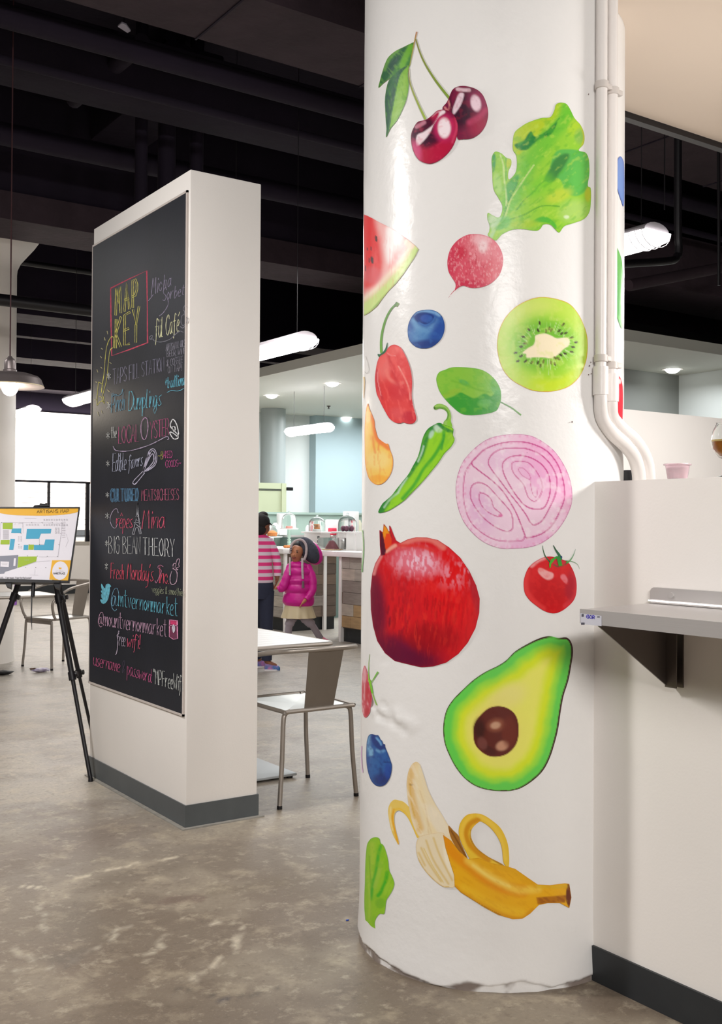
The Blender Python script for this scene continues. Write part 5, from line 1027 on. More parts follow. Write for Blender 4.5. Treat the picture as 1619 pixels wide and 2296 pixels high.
def slat_table(lab, x0, x1, y0, y1, z=.74, base=None, legw=.03):
    e = thing('cafe_table', lab, 'table', ((x0+x1)/2, (y0+y1)/2, 0), 'slatted cafe tables')
    ms = mat('table_white_metal', rgb(226, 226, 224), .35, metal=.2)
    t = .03; mb = MB()
    P = [(x0+.04, y0, z-.01), (x1-.04, y0, z-.01), (x1-.012, y0+.012, z-.01), (x1, y0+.04, z-.01), (x1, y1-.04, z-.01), (x1-.04, y1, z-.01), (x0+.04, y1, z-.01), (x0, y1-.04, z-.01), (x0, y0+.04, z-.01), (x0+.012, y0+.012, z-.01), (x0+.04, y0, z-.01)]
    MB().tube(P, .012, 8).build('rim', m_alu, e)
    k = 0; w_ = (y1-y0-.02)/10
    for k in range(10): box1('slat', (x0+.005, y0+.012+k*w_, z-.012), (x1-.005, y0+.008+(k+1)*w_, z), ms, e)
    cx, cy = (x0+x1)/2, (y0+y1)/2
    box1('support_bar', (x0+.1, cy-.02, z-.04), (x1-.1, cy+.02, z-.012), m_black, e)
    MB().tube([(cx, cy, .02), (cx, cy, z-.03)], legw, 16).build('pole', m_alu, e)
    b = base or .28
    box1('base_plate', (cx-b, cy-b, .012), (cx+b, cy+b, .026), mat('plate_grey', rgb(168, 172, 174), .5, metal=.2), e, .004)
    for sx in (-1, 1):
        for sy in (-1, 1): MB().lathe([(.018, 0), (.018, .012)], (cx+sx*(b-.03), cy+sy*(b-.03), 0), 10).build('glide', m_black, e)
    return e
slat_table('pale slatted cafe table half hidden behind the square column', 2.42, 3.03, 4.62, 5.50, base=.22)
slat_table('pale slatted cafe table beside the white flared pillar', 1.5, 2.98, 8.75, 9.30, base=.20)
# purple ribbon of a bag hanging from the far table
q0 = on(40, 1310, 0, 2.99); 
pts = [on(33, 1308, 1, 8.74), on(38, 1310, 1, 8.74), on(37, 1356, 1, 8.74), on(28, 1358, 1, 8.74)]
tag(MB().prism(pts, (.004, .006, 0)).build('purple_ribbon', mat('purple_cloth', rgb(150, 96, 190), .8), None, False), 'purple ribbon hanging at the edge of the far cafe table', 'ribbon', None, 'thing')
def crumple(name, px, py, r, m, lab, cat, sx=1.6):
    q = fl(px, py); bm = bmesh.new(); bmesh.ops.create_icosphere(bm, subdivisions=2, radius=1)
    for v in bm.verts: v.co = Vector((v.co.x*r*sx, v.co.y*r*.8, v.co.z*r*.35))*random.uniform(.75, 1.2)
    zmin = min(v.co.z for v in bm.verts); me = bpy.data.meshes.new(name)
    for v in bm.verts: v.co += Vector((q[0], q[1], -zmin))
    bm.to_mesh(me); bm.free(); me.materials.append(m); o = bpy.data.objects.new(name, me); scn.collection.objects.link(o); return tag(o, lab, cat, None, 'thing')
crumple('crumpled_wrapper', 92, 1507, .055, mat('wrapper', rgb(206, 200, 214), .4, var=.8, vscale=30, col2=rgb(120, 100, 160)), 'crumpled white and purple wrapper on the floor behind the easel', 'wrapper')
crumple('dark_scrap', 6, 1514, .06, m_black, 'black scrap lying on the floor at the flared pillar', 'scrap')
crumple('blue_bead', 779, 2064, .0055, mat('blue_plastic', rgb(30, 70, 170), .4), 'tiny blue bead on the floor beside the round column', 'bead', 1.2)
crumple('brown_crumb', 73, 1501, .02, mat('brown_crumb', rgb(110, 86, 76), .9), 'small brown crumb under the chair behind the easel', 'crumb')

# ------------------------------------------------------------------ easel with the market map
EZ = thing('easel', 'black folding tripod easel beside the chalkboard column', 'easel', (2.0, 5.36, 0))
A = dp(97, 1146, 5.85); f1 = np.array([2.002, 5.362, 0.0]); f2 = fl(214, 1682); f3 = fl(-104, 1731)
def leg(foot, w0, w1, knob, split):
    d = foot-A; P0 = A+d*.02; Pm = A+d*split; mb = MB(); mb.tube([P0, Pm], w0, 12); l_ = mb.build('leg', m_black, EZ)
    s = MB().tube([Pm-d*.03, foot+np.array([0, 0, .012])], w1, 10).build('lower_leg', m_black, l_); s.location = (0, 0, 0)
    ft = MB().lathe([(.013, 0), (.012, .012), (.008, .03)], foot, 12).build('rubber_foot', m_black, l_); ft.location = (0, 0, 0)
    for t in knob:
        q = A+d*t; side = np.cross(d/np.linalg.norm(d), _F); side /= np.linalg.norm(side)
        k = MB().tube([q-d*.012, q+d*.018], w0*1.35, 12).tube([q, q+side*.028], .008, 10).tube([q+side*.02, q+side*.032], .014, 10).build('knob', m_black, l_); k.location = (0, 0, 0)
leg(f1, .015, .011, (.335, .62), .63); leg(f2, .013, .0095, (.345, .66), .67); leg(f3, .015, .011, (.33, .62), .63)
MB().ball(tuple(A), (.028, .028, .02), 14, 8).build('head', m_black, EZ)
# poster plane: leaning back on the legs
TR = dp(178.5, 1137.5, 5.74); BR = dp(154.5, 1304, 5.60); TL = dp(-28, 1139, 5.66); BL = TL+(BR-TR)
BL = dp(-50, 1299, 5.52)
ex = TR-TL; ey = BR-TR; nrm = np.cross(ex, ey); nrm /= np.linalg.norm(nrm)
if nrm@_F > 0: nrm = -nrm
def pp_(x, y, off=0.0):           # place on the poster's plane
    d = ray(x, y); o_ = TR+nrm*off; return CO+d*(((o_-CO)@nrm)/(d@nrm))
cor = [pp_(-28, 1139), pp_(178.5, 1137.5), pp_(154.5, 1304), pp_(-50, 1299)]
po = thing('map_poster', 'framed artisans map poster clipped on the black easel', 'poster', tuple(cor[2]))
def quad(pts, off, name, m, th=0): 
    P = [pp_(x, y, off) for x, y in pts]
    return (MB().prism(P, -nrm*th) if th else MB().add(P, [tuple(range(len(P)))])).build(name, m, po, False)
quad([(-26, 1141), (176.5, 1139.5), (152.5, 1302), (-48, 1297)], .002, 'sheet', mat('poster_paper', rgb(232, 228, 236), .5), .006)
fr = MB()
for a, b, c, d_ in (((-30, 1136.5), (179.5, 1136), (178.5, 1139.5), (-30, 1140)), ((176.5, 1137), (179.5, 1136), (155.5, 1306), (152, 1305)), ((-52, 1296), (152.5, 1301.5), (156, 1306.5), (-52, 1302)), ((-30, 1136), (-26, 1136), (-48, 1302), (-52, 1302))):
    fr.prism([pp_(*p_, .006) for p_ in (a, b, c, d_)], -nrm*.016)
fr.build('frame', m_black, po, False)
Zp = lambda s: [(x/6.38, 1040+y/6.38) for x, y in nums(s)]
mY, mB_, mG, mGr = mat('print_yellow', rgb(236, 178, 38), .5), mat('print_blue', rgb(62, 164, 200), .5), mat('print_green', rgb(156, 186, 30), .5), mat('print_grey', rgb(132, 134, 148), .5)
band = Zp("-170,628 1125,630 1112,690")+[tuple(q) for q in bez(*Zp("1112,690 1000,715 800,735 600,742 300,738 100,722 -20,700 -170,670"), n=4)]
quad(band, .003, 'yellow_band', mY)
for nm, s, m in (('green_block', "38,845 182,845 180,935 38,932", mG), ('blue_block', "172,925 305,925 300,990 160,988", mB_), ('blue_block', "385,930 735,930 725,995 585,998 560,1070 370,1072", mB_), ('green_block', "10,1090 138,1088 135,1152 5,1152", mG), ('blue_block', "150,1072 215,1075 190,1230 130,1228", mB_), ('blue_block', "340,1160 405,1160 400,1232 335,1232", mB_), ('green_block', "410,1155 485,1155 480,1228 405,1228", mG), ('blue_block', "485,1160 630,1160 650,1082 780,1082 762,1235 485,1232", mB_), ('grey_block', "-60,1320 262,1305 245,1490 70,1545 60,1570 -60,1580", mGr), ('green_block', "262,1328 528,1325 518,1395 250,1490", mG), ('yellow_square', "745,1380 1015,1380 975,1678 705,1655", mY)):
    quad(Zp(s), .003, nm, m)
el = closed(Zp("865,1395 930,1420 972,1490 965,1570 920,1635 855,1660 790,1635 750,1570 755,1490 800,1420"), 5); quad([tuple(q) for q in el], .004, 'white_disc', mat('poster_paper', (1, 1, 1)))
quad(Zp("8,1395 130,1400 125,1475 5,1470"), .004, 'white_label', MATS['poster_paper']); quad(Zp("200,1350 228,1350 220,1462 190,1462"), .004, 'white_label', MATS['poster_paper'])
quad(Zp("838,1475 850,1490 858,1472 866,1490 882,1480 876,1505 842,1505"), .005, 'crown_mark', mY)
ink = mat('print_ink', rgb(96, 92, 96), .6); ink2 = mat('print_ink_faint', rgb(186, 182, 190), .6); inkb = mat('print_brown', rgb(128, 98, 30), .6)
def rib(strokes, w_, m, name, off=.0045):
    mb = MB()
    for s in strokes:
        P = np.array(s, float); L_, R_ = [], []
        for i in range(len(P)):
            t = P[min(i+1, len(P)-1)]-P[max(i-1, 0)]; t = t/(np.hypot(*t)+1e-9); n_ = np.array([-t[1], t[0]]); L_.append(pp_(*(P[i]+n_*w_/2), off)); R_.append(pp_(*(P[i]-n_*w_/2), off))
        k = len(P); mb.add(L_+R_, [(i, i+1, k+i+1, k+i) for i in range(k-1)])
    return mb.build(name, m, po, False)
def ptxt(t, s, h, w_, m, off=.0045, gap=1.8): p_ = Zp(s); rib(text_px(t, p_[0], p_[1], h/6.38, h/6.38, 0, gap), w_, m, 'printed_text', off)
ptxt('ARTISANS MAP', "528,705 985,695", 46, 1.25, inkb); ptxt('MARKETPLACE', "765,1580 930,1580", 26, .8, ink, .0055, 1.4); ptxt('MT VERNON', "798,1540 912,1540", 12, .4, ink2, .0055)
ptxt('in Mt. Vernon Marketplace!', "-40,1640 445,1642", 26, .7, ink)
ln = ["10,838 38,838 335,840 325,905", "10,838 0,1080", "215,850 225,862 200,870", "260,862 275,848 330,845", "320,840 330,990", "335,840 890,848 830,1330 560,1330", "885,850 875,1000 850,1150 825,1330", "330,1465 520,1400 720,1385", "500,1500 495,1590", "420,1590 545,1592", "560,1060 560,1150 640,1155", "350,775 520,778", "945,1000 975,1100 935,1190"]
rib([Zp(s) for s in ln], .45, ink2, 'plan_lines')
rib([Zp("%d,%d %d,%d" % (x, y, x+8, y+1)) for x, y in ((450, 842), (597, 842), (742, 842), (880, 846), (865, 995), (838, 1155), (815, 1325), (672, 1322), (387, 1315), (530, 1318), (362, 1478), (506, 1480), (650, 1482), (412, 1155), (560, 1155), (265, 1152), (20, 838), (296, 990))], 1.5, mat('print_dark', rgb(60, 56, 60), .6), 'plan_marks')
rib([Zp("%d,%d %d,%d" % (x, y, x+26, y+1)) for x in range(370, 560, 40) for y in (862, 876)]+[Zp("%d,%d %d,%d" % (x, y, x+24, y+1)) for x in range(620, 950, 36) for y in (792, 808, 865, 878)]+[Zp("%d,%d %d,%d" % (x, y, x+28, y+1)) for x in (785, 822) for y in range(915, 1000, 16)]+[Zp("%d,%d %d,%d" % (x, y, x+24, y+1)) for x in (885, 910) for y in range(830, 1060, 24)]+[Zp("%d,%d %d,%d" % (x, y, x+22, y+1)) for x in (255, 290) for y in (1040, 1060, 1080, 1100, 1180, 1200)]+[Zp("%d,%d %d,%d" % (40, y, 125, y+1)) for y in range(950, 1075, 15)]+[Zp("%d,%d %d,%d" % (x, 1375, x+18, 1376)) for x in (350, 372, 394)]+[Zp("20,1420 110,1422"), Zp("30,1440 105,1442")], .8, mat('print_ink_faint2', rgb(196, 192, 198), .6), 'plan_seats')
# clip on top and ledge of the easel
mb = MB(); P = [pp_(74, 1136, .012), pp_(111, 1134.5, .012), pp_(108, 1131, .012), pp_(78, 1132, .012)]; mb.prism(P, -nrm*.04); P = [pp_(87, 1133, .012), pp_(103, 1132, .012), pp_(105, 1127.5, .012), pp_(100, 1129.5, .012), pp_(90, 1128.5, .012)]; mb.prism(P, -nrm*.03); mb.build('clip', m_black, EZ, False)
mb = MB(); P = [pp_(-20, 1299, .02), pp_(131, 1301, .02), pp_(133, 1306.5, .02), pp_(-20, 1305, .02)]; mb.prism(P, -nrm*.045); mb.build('ledge', m_black, EZ, False)
for (x, a, b) in ((131, 1300, 1328), (22, 1299, 1326)):
    P = [pp_(x-14, a, .01), pp_(x+4, a+1, .01), pp_(x+2, b-8, .01), pp_(x-8, b-12, .01)]; MB().prism(P, -nrm*.04).build('ledge_bracket', m_black, EZ, False)
MB().tube([pp_(75.5, 1303, -.01), pp_(73.5, 1338, -.01)], .0105, 8).tube([pp_(71.5, 1330, -.01), pp_(70.2, 1385, -.01), pp_(71.5, 1412, -.01)], [.0035, .0035, .001], 6).build('centre_strap', m_black, EZ)
# ------------------------------------------------------------------ bakery stall: back walls, door, counters
struct('wall_stall_back', MB().box((6.4, 15.2, 0), (15.8, 15.35, ZB)), m_white_cool, 'white back wall of the bakery stall')
struct('wall_stall_blue', MB().box((on(708, 1000, 1, 15.0)[0], 15.0, 0), (15.8, 15.2, ZB)), m_bluewall, 'blue grey wall panel behind the bakery stall')
q = on(612, 1000, 1, 14.6)
e = thing('round_pier', 'slim grey round pier by the pale green door', 'column', (q[0], 14.6, 0)); MB().lathe([(.20, 0), (.20, ZB)], (q[0], 14.6, 0), 32).build('shaft', mat('grey_pier', rgb(176, 184, 184), .35), e)
# door with frame
d0, d1 = on(560, 1000, 1, 14.2)[0], on(633, 1000, 1, 14.2)[0]; dz = on(600, 1096, 1, 14.2)[2]
e = thing('door_1', None, None, (d1, 14.2, 0)); e['kind'] = 'structure'; e['label'] = 'pale green door and frame behind the bakery stall'
box1('door_leaf', (d0, 14.2, 0), (d1-.02, 14.24, dz), m_doorg, e)
mb = MB(); mb.box((d0, 14.18, dz), (d1+.06, 14.26, dz+.09)); mb.box((d1-.02, 14.17, 0), (d1+.06, 14.27, dz+.09)); mb.build('door_frame', m_doorg, e, False)
box1('shadow_gap', (d0, 14.19, dz-.025), (d1-.02, 14.2, dz), mat('gap_grey', rgb(96, 100, 90), .8), e)
box1('door_closer', (d1+.07, 14.15, dz-.02), (d1+.17, 14.2, dz+.03), m_black, e)
struct('wall_stall_low', MB().box((7.0, 12.9, 0), (10.3, 13.0, 1.47)), m_sage, 'low sage green wall behind the cake display')
struct('trim_low_wall', MB().box((6.98, 12.87, 1.47), (10.3, 13.03, 1.5)), m_sage)
CX = 6.70; CT = 1.03
woods = [mat('board_%d' % i, rgb(*c), .6, var=.5, vscale=6, stretch=(1, 1, 6), bump=.001, bscale=20) for i, c in enumerate(((176, 168, 158), (196, 186, 172), (126, 108, 94), (186, 154, 112), (150, 140, 132), (206, 198, 184), (108, 94, 84)))]
def counter(lab, x0, x1, y0, y1, rc, rows):
    e = thing('bakery_counter', lab, 'counter', (x0, y0, 0), 'bakery counters')
    box1('carcass', (x0+.02, y0+.02, .16), (x1, y1, CT-.06), woods[6], e); box1('kick_plate', (x0+.06, y0+.05, 0), (x1, y1, .17), m_base, e)
    box1('worktop', (x0-.05, y0-.03, CT-.06), (x1+.1, y1, CT), m_ctop, e, .006)
    for a in ((x0-.012, y0-.012), ): box1('post', (a[0], a[1], 0), (a[0]+.035, a[1]+.035, CT-.06), m_ctop, e)
    rr = random.Random(len(lab)); h = (CT-.06-.17)/rows; names = []
    for k in range(rows):
        z = .17+k*h; y = y0+.025
        while y < y1:                      # boards facing -x
            L = rr.uniform(.25, .8); ye = min(y1, y+L); m = woods[rr.choice(rc[k])]
            box1('plank', (x0+rr.uniform(0, .004), y, z+.002), (x0+.02, ye-.003, z+h-.002), m, e); y = ye
        x = x0+.025
        while x < x1:                      # boards facing -y
            L = rr.uniform(.2, .5); xe_ = min(x1, x+L); m = woods[rr.choice([6, 2, 6, 4])]
            box1('plank', (x, y0+rr.uniform(0, .004), z+.002), (xe_-.003, y0+.02, z+h-.002), m, e); x = xe_
    return e
eA = counter('plank clad counter nearest the round column with white top', CX, 7.4, 8.0, 10.10, ((3, 3), (3, 1), (2, 2, 4), (1, 0, 4), (0, 1), (1, 0)), 6)
box1('post', (CX-.012, 10.06, 0), (CX+.03, 10.098, CT-.06), m_ctop, eA)
eB = counter('plank clad counter with dark end behind the two children', 6.69, 7.45, 11.31, 12.6, ((0, 5), (3, 1), (0, 1), (1, 0), (0, 4), (3, 0)), 6)
box1('post', (7.25, 11.29, 0), (7.29, 11.33, CT-.06), m_ctop, eB)
e = thing('open_shelf', 'open white shelf bay between the two plank counters', 'shelf', (7.05, 10.15, 0))
for z in (.12, .40, .86): box1('shelf_board', (6.95, 10.12, z), (7.45, 10.48, z+.025), m_ctop, e)
box1('top_board', (CX-.05, 10.105, CT-.06), (7.5, 10.60, CT), m_ctop, e, .006); box1('side_board', (6.95, 10.48, 0), (7.45, 10.505, CT-.06), m_ctop, e); box1('rear_board', (7.43, 10.12, 0), (7.45, 10.48, CT-.06), m_black, e)
tag(MB().lathe([(.02, 0), (.09, .03), (.105, .1), (.06, .26), (.02, .30), (.0, .31)], (7.04, 10.33, .50), 16).build('blue_bag', mat('blue_cloth', rgb(24, 64, 176), .7)), 'bright blue bundle hanging in the open white shelf bay', 'bag', None, 'thing')
tag(MB().lathe([(.05, 0), (.10, .05), (.11, .09), (.10, .09), (.05, .01)], (7.06, 10.32, .425), 20).build('white_bowl', m_ctop), 'white bowl on the lower board of the open shelf bay', 'bowl', None, 'thing')
tag(box1('white_tray', (6.97, 10.15, .885), (7.2, 10.45, .955), mat('white_paper', rgb(240, 238, 240), .6), None, .01), 'stack of white paper under the top of the open shelf bay', 'paper', None, 'thing')
tag(MB().lathe([(.06, 0), (.09, .07), (.02, .11), (.012, .16), (0, .16)], (7.05, 10.32, .145), 18).build('steel_pot', m_steel), 'small steel pot on the lowest board of the open shelf bay', 'pot', None, 'thing')

# ------------------------------------------------------------------ cakes under glass
m_dome = mat('thin_glass', (.95, .98, .98), .05, trans=1, ior=1.12, alpha=.75)
m_cake = [mat('cake_pink', rgb(222, 150, 140), .7), mat('cookie', rgb(206, 128, 70), .8, var=.4, vscale=60), mat('cake_dark', rgb(112, 56, 62), .7, var=.5, vscale=60), mat('cake_plum', rgb(130, 84, 104), .7, var=.5, vscale=60)]
def dome(r, h, c, e):
    prof = [(r, 0), (r*.99, h*.45)]+[(r*.97*cos(a), h*.5+h*.42*sin(a)) for a in np.linspace(.1, pi/2-.12, 8)]+[(.012, h*.93), (.012, h*.96), (.02, h*.99), (.012, h*1.03), (0, h*1.035)]
    MB().lathe(prof, c, 24).build('glass_dome', m_dome, e)
def onc(px, x): return on(px, 1100, 0, x)[1]
# beaded stand with dome, by the pink coat hood
y = onc(649, 6.98); c = (6.98, y, CT); e = thing('cake_stand', 'tall beaded pale green cake stand with glass dome and pink cake', 'cake stand', c)
zp = on(649, 1187, 0, 6.98)[2]
MB().lathe([(.06, 0), (.05, .012), (.018, .03), (.022, .05), (.012, .058), (.026, .075), (.012, .092), (.024, .105), (.012, .12), (.022, .14), (.012, zp-CT-.02), (.02, zp-CT)], c, 20).build('beaded_stem', mat('pale_green_glass', rgb(190, 222, 206), .3), e)
MB().lathe([(0, 0), (.115, .002), (.12, .008), (.12, .014), (0, .012)], (c[0], c[1], zp), 32).build('plate', m_ctop, e); dome(.10, .215, (c[0], c[1], zp+.013), e)
tag(MB().lathe([(0, 0), (.042, .002), (.04, .03), (0, .032)], (c[0], c[1], zp+.012), 20).build('pink_cake', m_cake[0]), 'small pink cake under the glass dome of the beaded stand', 'cake', None, 'thing')
# jar with cookies
y = onc(611, 7.05); zj = on(611, 1203, 0, 7.05)[2]; c = (7.05, y, CT)
e = thing('plate_stand', 'low white plate stand by the striped sweater', 'cake stand', c); MB().lathe([(.06, 0), (.02, .02), (.02, zj-CT-.015), (.13, zj-CT-.01), (.14, zj-CT), (0, zj-CT)], c, 24).build('stand_body', m_ctop, e)
c2 = (7.05, y, zj); e = thing('cookie_jar', 'glass jar of orange brown cookies on the low white plate stand', 'jar', c2); MB().lathe([(.06, 0), (.072, .03), (.07, .08), (.045, .12), (.05, .135), (.03, .15), (0, .155)], c2, 24).build('jar_glass', m_dome, e); MB().lathe([(0, .004), (.06, .006), (.064, .05), (.03, .075), (0, .08)], c2, 12).build('cookies', m_cake[1], e)
for k in range(3):
    q = on(640+k*5, 1215-k, 0, 6.85+k*.04); tag(MB().ball((q[0], q[1], CT+.02), (.03, .03, .018), 12, 8).build('pastry', m_cake[1]), ('golden pastry before the beaded stand, nearest the striped sweater', 'golden pastry in the middle of the three before the beaded stand', 'golden pastry before the beaded stand, nearest the pink hood')[k], 'pastry', 'pastries before the beaded stand', 'thing')
# block with dome and cookies
def bench(px0, px1, pyt, x, lab):
    y1, y0 = onc(px0, x), onc(px1, x); zt_ = on((px0+px1)/2, pyt, 0, x)[2]; c = (x, (y0+y1)/2, CT); e = thing('display_riser', lab, 'riser', c)
    box1('riser_top', (x-.09, y0, zt_-.02), (x+.12, y1, zt_), m_ctop, e, .004); return e, c, y0, y1, zt_
e, c, y0, y1, zt_ = bench(689, 734, 1192, 7.05, 'white display riser with square holes right of the pink coat hood')
box1('riser_leg', (6.98, y0+.04, CT), (7.12, y1-.05, zt_-.02), m_ctop, e)
for k in range(3): box1('dark_label', (6.972, y0+.06+k*.0, CT+.03+k*.05), (6.981, y0+.10, CT+.06+k*.05), mat('label_grey', rgb(96, 100, 104), .6), e)
e = thing('glass_dome_cover', 'glass dome over stacked cookies on the holed white riser', 'cake dome', (c[0], c[1], zt_)); dome(.105, .20, (c[0], c[1], zt_), e); MB().lathe([(0, 0), (.05, 0), (.05, .03), (0, .03)], (c[0], c[1], zt_), 20).build('white_plinth', m_ctop, e)
for k in range(4):
    tag(MB().lathe([(0, 0), (.035, .001), (.036, .012), (0, .015)], (c[0]+random.uniform(-.004, .004), c[1]+random.uniform(-.004, .004), zt_+.031+k*.0155), 14).build('cookie', m_cake[1]), ('bottom', 'second lowest', 'second highest', 'topmost')[k]+' brown cookie of the stack under the glass dome', 'cookie', 'stacked cookies under glass', 'thing')
e, c, y0, y1, zt_ = bench(757, 811, 1192, 7.05, 'white bench riser nearest the round column')
box1('riser_leg', (6.98, y0, CT), (7.12, y0+.03, zt_-.02), m_ctop, e); box1('riser_leg', (6.98, y1-.12, CT), (7.12, y1-.09, zt_-.02), m_ctop, e); box1('riser_leg', (6.98, y1-.3, CT), (7.12, y1-.25, zt_-.02), m_ctop, e)
cc = (c[0], onc(780, 7.05), zt_); e = thing('glass_dome_cover', 'glass dome over dark plum cakes on the bench riser nearest the round column', 'cake dome', cc); dome(.115, .215, cc, e)
for k in range(5):
    a = k*1.3; tag(MB().ball((cc[0]+.05*cos(a), cc[1]+.05*sin(a), zt_+.036), (.027, .027, .035), 10, 8).build('plum_cake', m_cake[3]), ('dark plum cake at the right side of the ring under the glass dome', 'dark plum cake at the back right of the ring under the glass dome', 'dark plum cake at the back left of the ring under the glass dome', 'dark plum cake at the front left of the ring under the glass dome', 'dark plum cake at the front of the ring under the glass dome')[k], 'cake', 'plum cakes under the glass dome', 'thing')
cc = (6.88, onc(745, 6.88), CT); e = thing('square_cover', 'low clear cover with steel knob over a dark chocolate cake', 'cake dome', cc)
box1('glass_box', (cc[0]-.1, cc[1]-.16, CT+.015), (cc[0]+.1, cc[1]+.16, CT+.15), m_dome, e, .01); MB().lathe([(.10, 0), (.13, .008), (.135, .014), (0, .014)], cc, 24).build('tray', mat('tray_tan', rgb(206, 176, 140), .5), e); MB().ball((cc[0], cc[1], CT+.163), (.02, .02, .015), 12, 8).build('knob', m_steel, e)
tag(MB().lathe([(.085, 0), (.06, .04), (.03, .085), (.008, .10), (0, .1)], (cc[0], cc[1], CT+.0165), 9).build('chocolate_cake', m_cake[2]), 'dark chocolate pyramid cake under the low clear cover', 'cake', None, 'thing')
# things on the low wall behind
def small(px, py0, py1, y, w_, m, lab, cat, name, rnd=False):
    a, b = on(px, py1, 1, y), on(px, py0, 1, y)
    if rnd: o = MB().lathe([(w_*.8, 0), (w_, (b[2]-a[2])*.2), (w_, (b[2]-a[2])*.75), (w_*.5, b[2]-a[2]), (0, b[2]-a[2])], (a[0], y, a[2]), 16).build(name, m)
    else: o = box1(name, (a[0]-w_, y-.06, a[2]), (a[0]+w_, y+.06, b[2]), m, None, .008)
    return tag(o, lab, cat, None, 'thing')
e = thing('back_counter', 'grey green work counter behind the cake display', 'counter', (7.6, 12.4, 0)); box1('body', (7.52, 12.66, 0), (10.2, 12.85, 1.15), mat('sage_dark', rgb(120, 142, 136), .6), e); box1('top', (7.5, 12.62, 1.15), (10.2, 12.87, 1.18), m_steel, e)
def onb(px, h, w_, m, lab, cat, name, rnd=False, y=12.74, z0=1.18):
    x = on(px, 1150, 1, y)[0]
    o = (MB().lathe([(w_*.8, 0), (w_, h*.2), (w_, h*.72), (w_*.45, h*.95), (w_*.4, h), (0, h)], (x, y, z0), 16).build(name, m) if rnd else box1(name, (x-w_, y-.05, z0), (x+w_, y+.05, z0+h), m, None, .01)); return tag(o, lab, cat, None, 'thing')
onb(787, .34, .11, m_ctop, 'tall white machine behind the glass dome nearest the round column', 'machine', 'coffee_grinder')
onb(745, .22, .09, mat('white_bag', rgb(246, 236, 236), .7), 'white bag with red mark between the two glass domes', 'bag', 'paper_bag')
onb(745.5, .10, .045, mat('red_mark', rgb(216, 60, 84), .6), 'red printed pouch leaning before the white bag', 'pouch', 'red_pouch', y=12.66)
onb(632, .30, .06, m_ctop, 'slim white dispenser left of the beaded cake stand', 'dispenser', 'white_dispenser')
onb(617, .17, .055, m_ctop, 'squat white canister behind the cookie jar', 'canister', 'white_canister', True)
onb(690, .14, .03, m_ctop, 'small white bottle before the sage wall', 'bottle', 'white_bottle', True)
onb(700, .12, .025, m_ctop, 'smaller white bottle beside the cookie dome', 'bottle', 'white_bottle', True)
onb(757, .15, .035, m_steel, 'steel canister between the domes', 'canister', 'steel_canister', True)
onb(806, .22, .04, mat('cream_bottle', rgb(222, 220, 196), .5), 'cream bottle at the edge of the round column', 'bottle', 'cream_bottle', True)
onb(766, .12, .06, mat('dark_machine', rgb(84, 88, 92), .4), 'low dark grey appliance behind the domes', 'appliance', 'dark_appliance')

# ------------------------------------------------------------------ the two children
def skin(name, J, E, m, parent, root=None, sub=2):
    """one continuous surface grown round connected joints: J name -> (point, radius)"""
    ks = list(J); me = bpy.data.meshes.new(name); me.from_pydata([tuple(map(float, J[k][0])) for k in ks], [(ks.index(a), ks.index(b)) for a, b in E], [])
    o = bpy.data.objects.new(name, me); scn.collection.objects.link(o); md = o.modifiers.new('s', 'SKIN'); md.use_smooth_shade = True
    for i, k in enumerate(ks):
        sv = me.skin_vertices[0].data[i]; r = J[k][1]; sv.radius = (r, r) if not hasattr(r, '__len__') else r; sv.use_root = (k == (root or ks[0]))
    s2 = o.modifiers.new('u', 'SUBSURF'); s2.levels = sub; s2.render_levels = sub
    dg = bpy.context.evaluated_depsgraph_get(); ev = bpy.data.meshes.new_from_object(o.evaluated_get(dg)); bpy.data.objects.remove(o)
    ev.name = name; ev.materials.clear(); ev.materials.append(m); ev.shade_smooth()
    o = bpy.data.objects.new(name, ev); scn.collection.objects.link(o); o.parent = parent; o.location = -Vector(parent['_o']); return o
def chain(*a): return [(a[i], a[i+1]) for i in range(len(a)-1)]
def loft(name, rings, m, parent, n=28, fold=0, nf=9):
    """rings: (centre, half width along right, half depth along view)"""
    V = []; F = []; Rr = np.array([cos(YAW), -sin(YAW), 0]); Fw = np.array([sin(YAW), cos(YAW), 0])
    for j, (c, a, b) in enumerate(rings):
        for k in range(n):
            t = 2*pi*k/n; f = 1+fold*(j/(len(rings)-1))*sin(nf*t); V.append(np.array(c)+Rr*a*cos(t)*f+Fw*b*sin(t)*f)
    for j in range(len(rings)-1):
        for k in range(n): F.append((j*n+k, j*n+(k+1) % n, (j+1)*n+(k+1) % n, (j+1)*n+k))
    F += [tuple(reversed(range(n))), tuple(range((len(rings)-1)*n, len(rings)*n))]
    return MB().add(V, F).build(name, m, parent)
def hand(J, E, tag_, wrist, base, dirv, spread, L, r=.0065):
    """palm joint and five curled fingers, rooted at wrist key"""
    d = np.array(dirv, float); d /= np.linalg.norm(d); s = np.array(spread, float); s -= d*(s@d); s /= np.linalg.norm(s); u = np.cross(d, s)
    J[tag_+'palm'] = (np.array(base)+d*L*.35, (.017, .011)); E.append((wrist, tag_+'palm'))
    for i, (o_, l) in enumerate(((-.9, .85), (-.3, 1.0), (.3, .95), (.9, .75))):
        a = np.array(base)+d*L*.5+s*.011*o_; J[f'{tag_}f{i}a'] = (a, r); J[f'{tag_}f{i}b'] = (a+d*L*.3*l-u*.004, r*.95); J[f'{tag_}f{i}c'] = (a+d*L*.5*l-u*.014, r*.8)
        E += [(tag_+'palm', f'{tag_}f{i}a'), (f'{tag_}f{i}a', f'{tag_}f{i}b'), (f'{tag_}f{i}b', f'{tag_}f{i}c')]
    a = np.array(base)+d*L*.2-s*.018; J[tag_+'ta'] = (a, r*1.1); J[tag_+'tb'] = (a+d*L*.22-s*.008-u*.008, r*.9); E += [(tag_+'palm', tag_+'ta'), (tag_+'ta', tag_+'tb')]
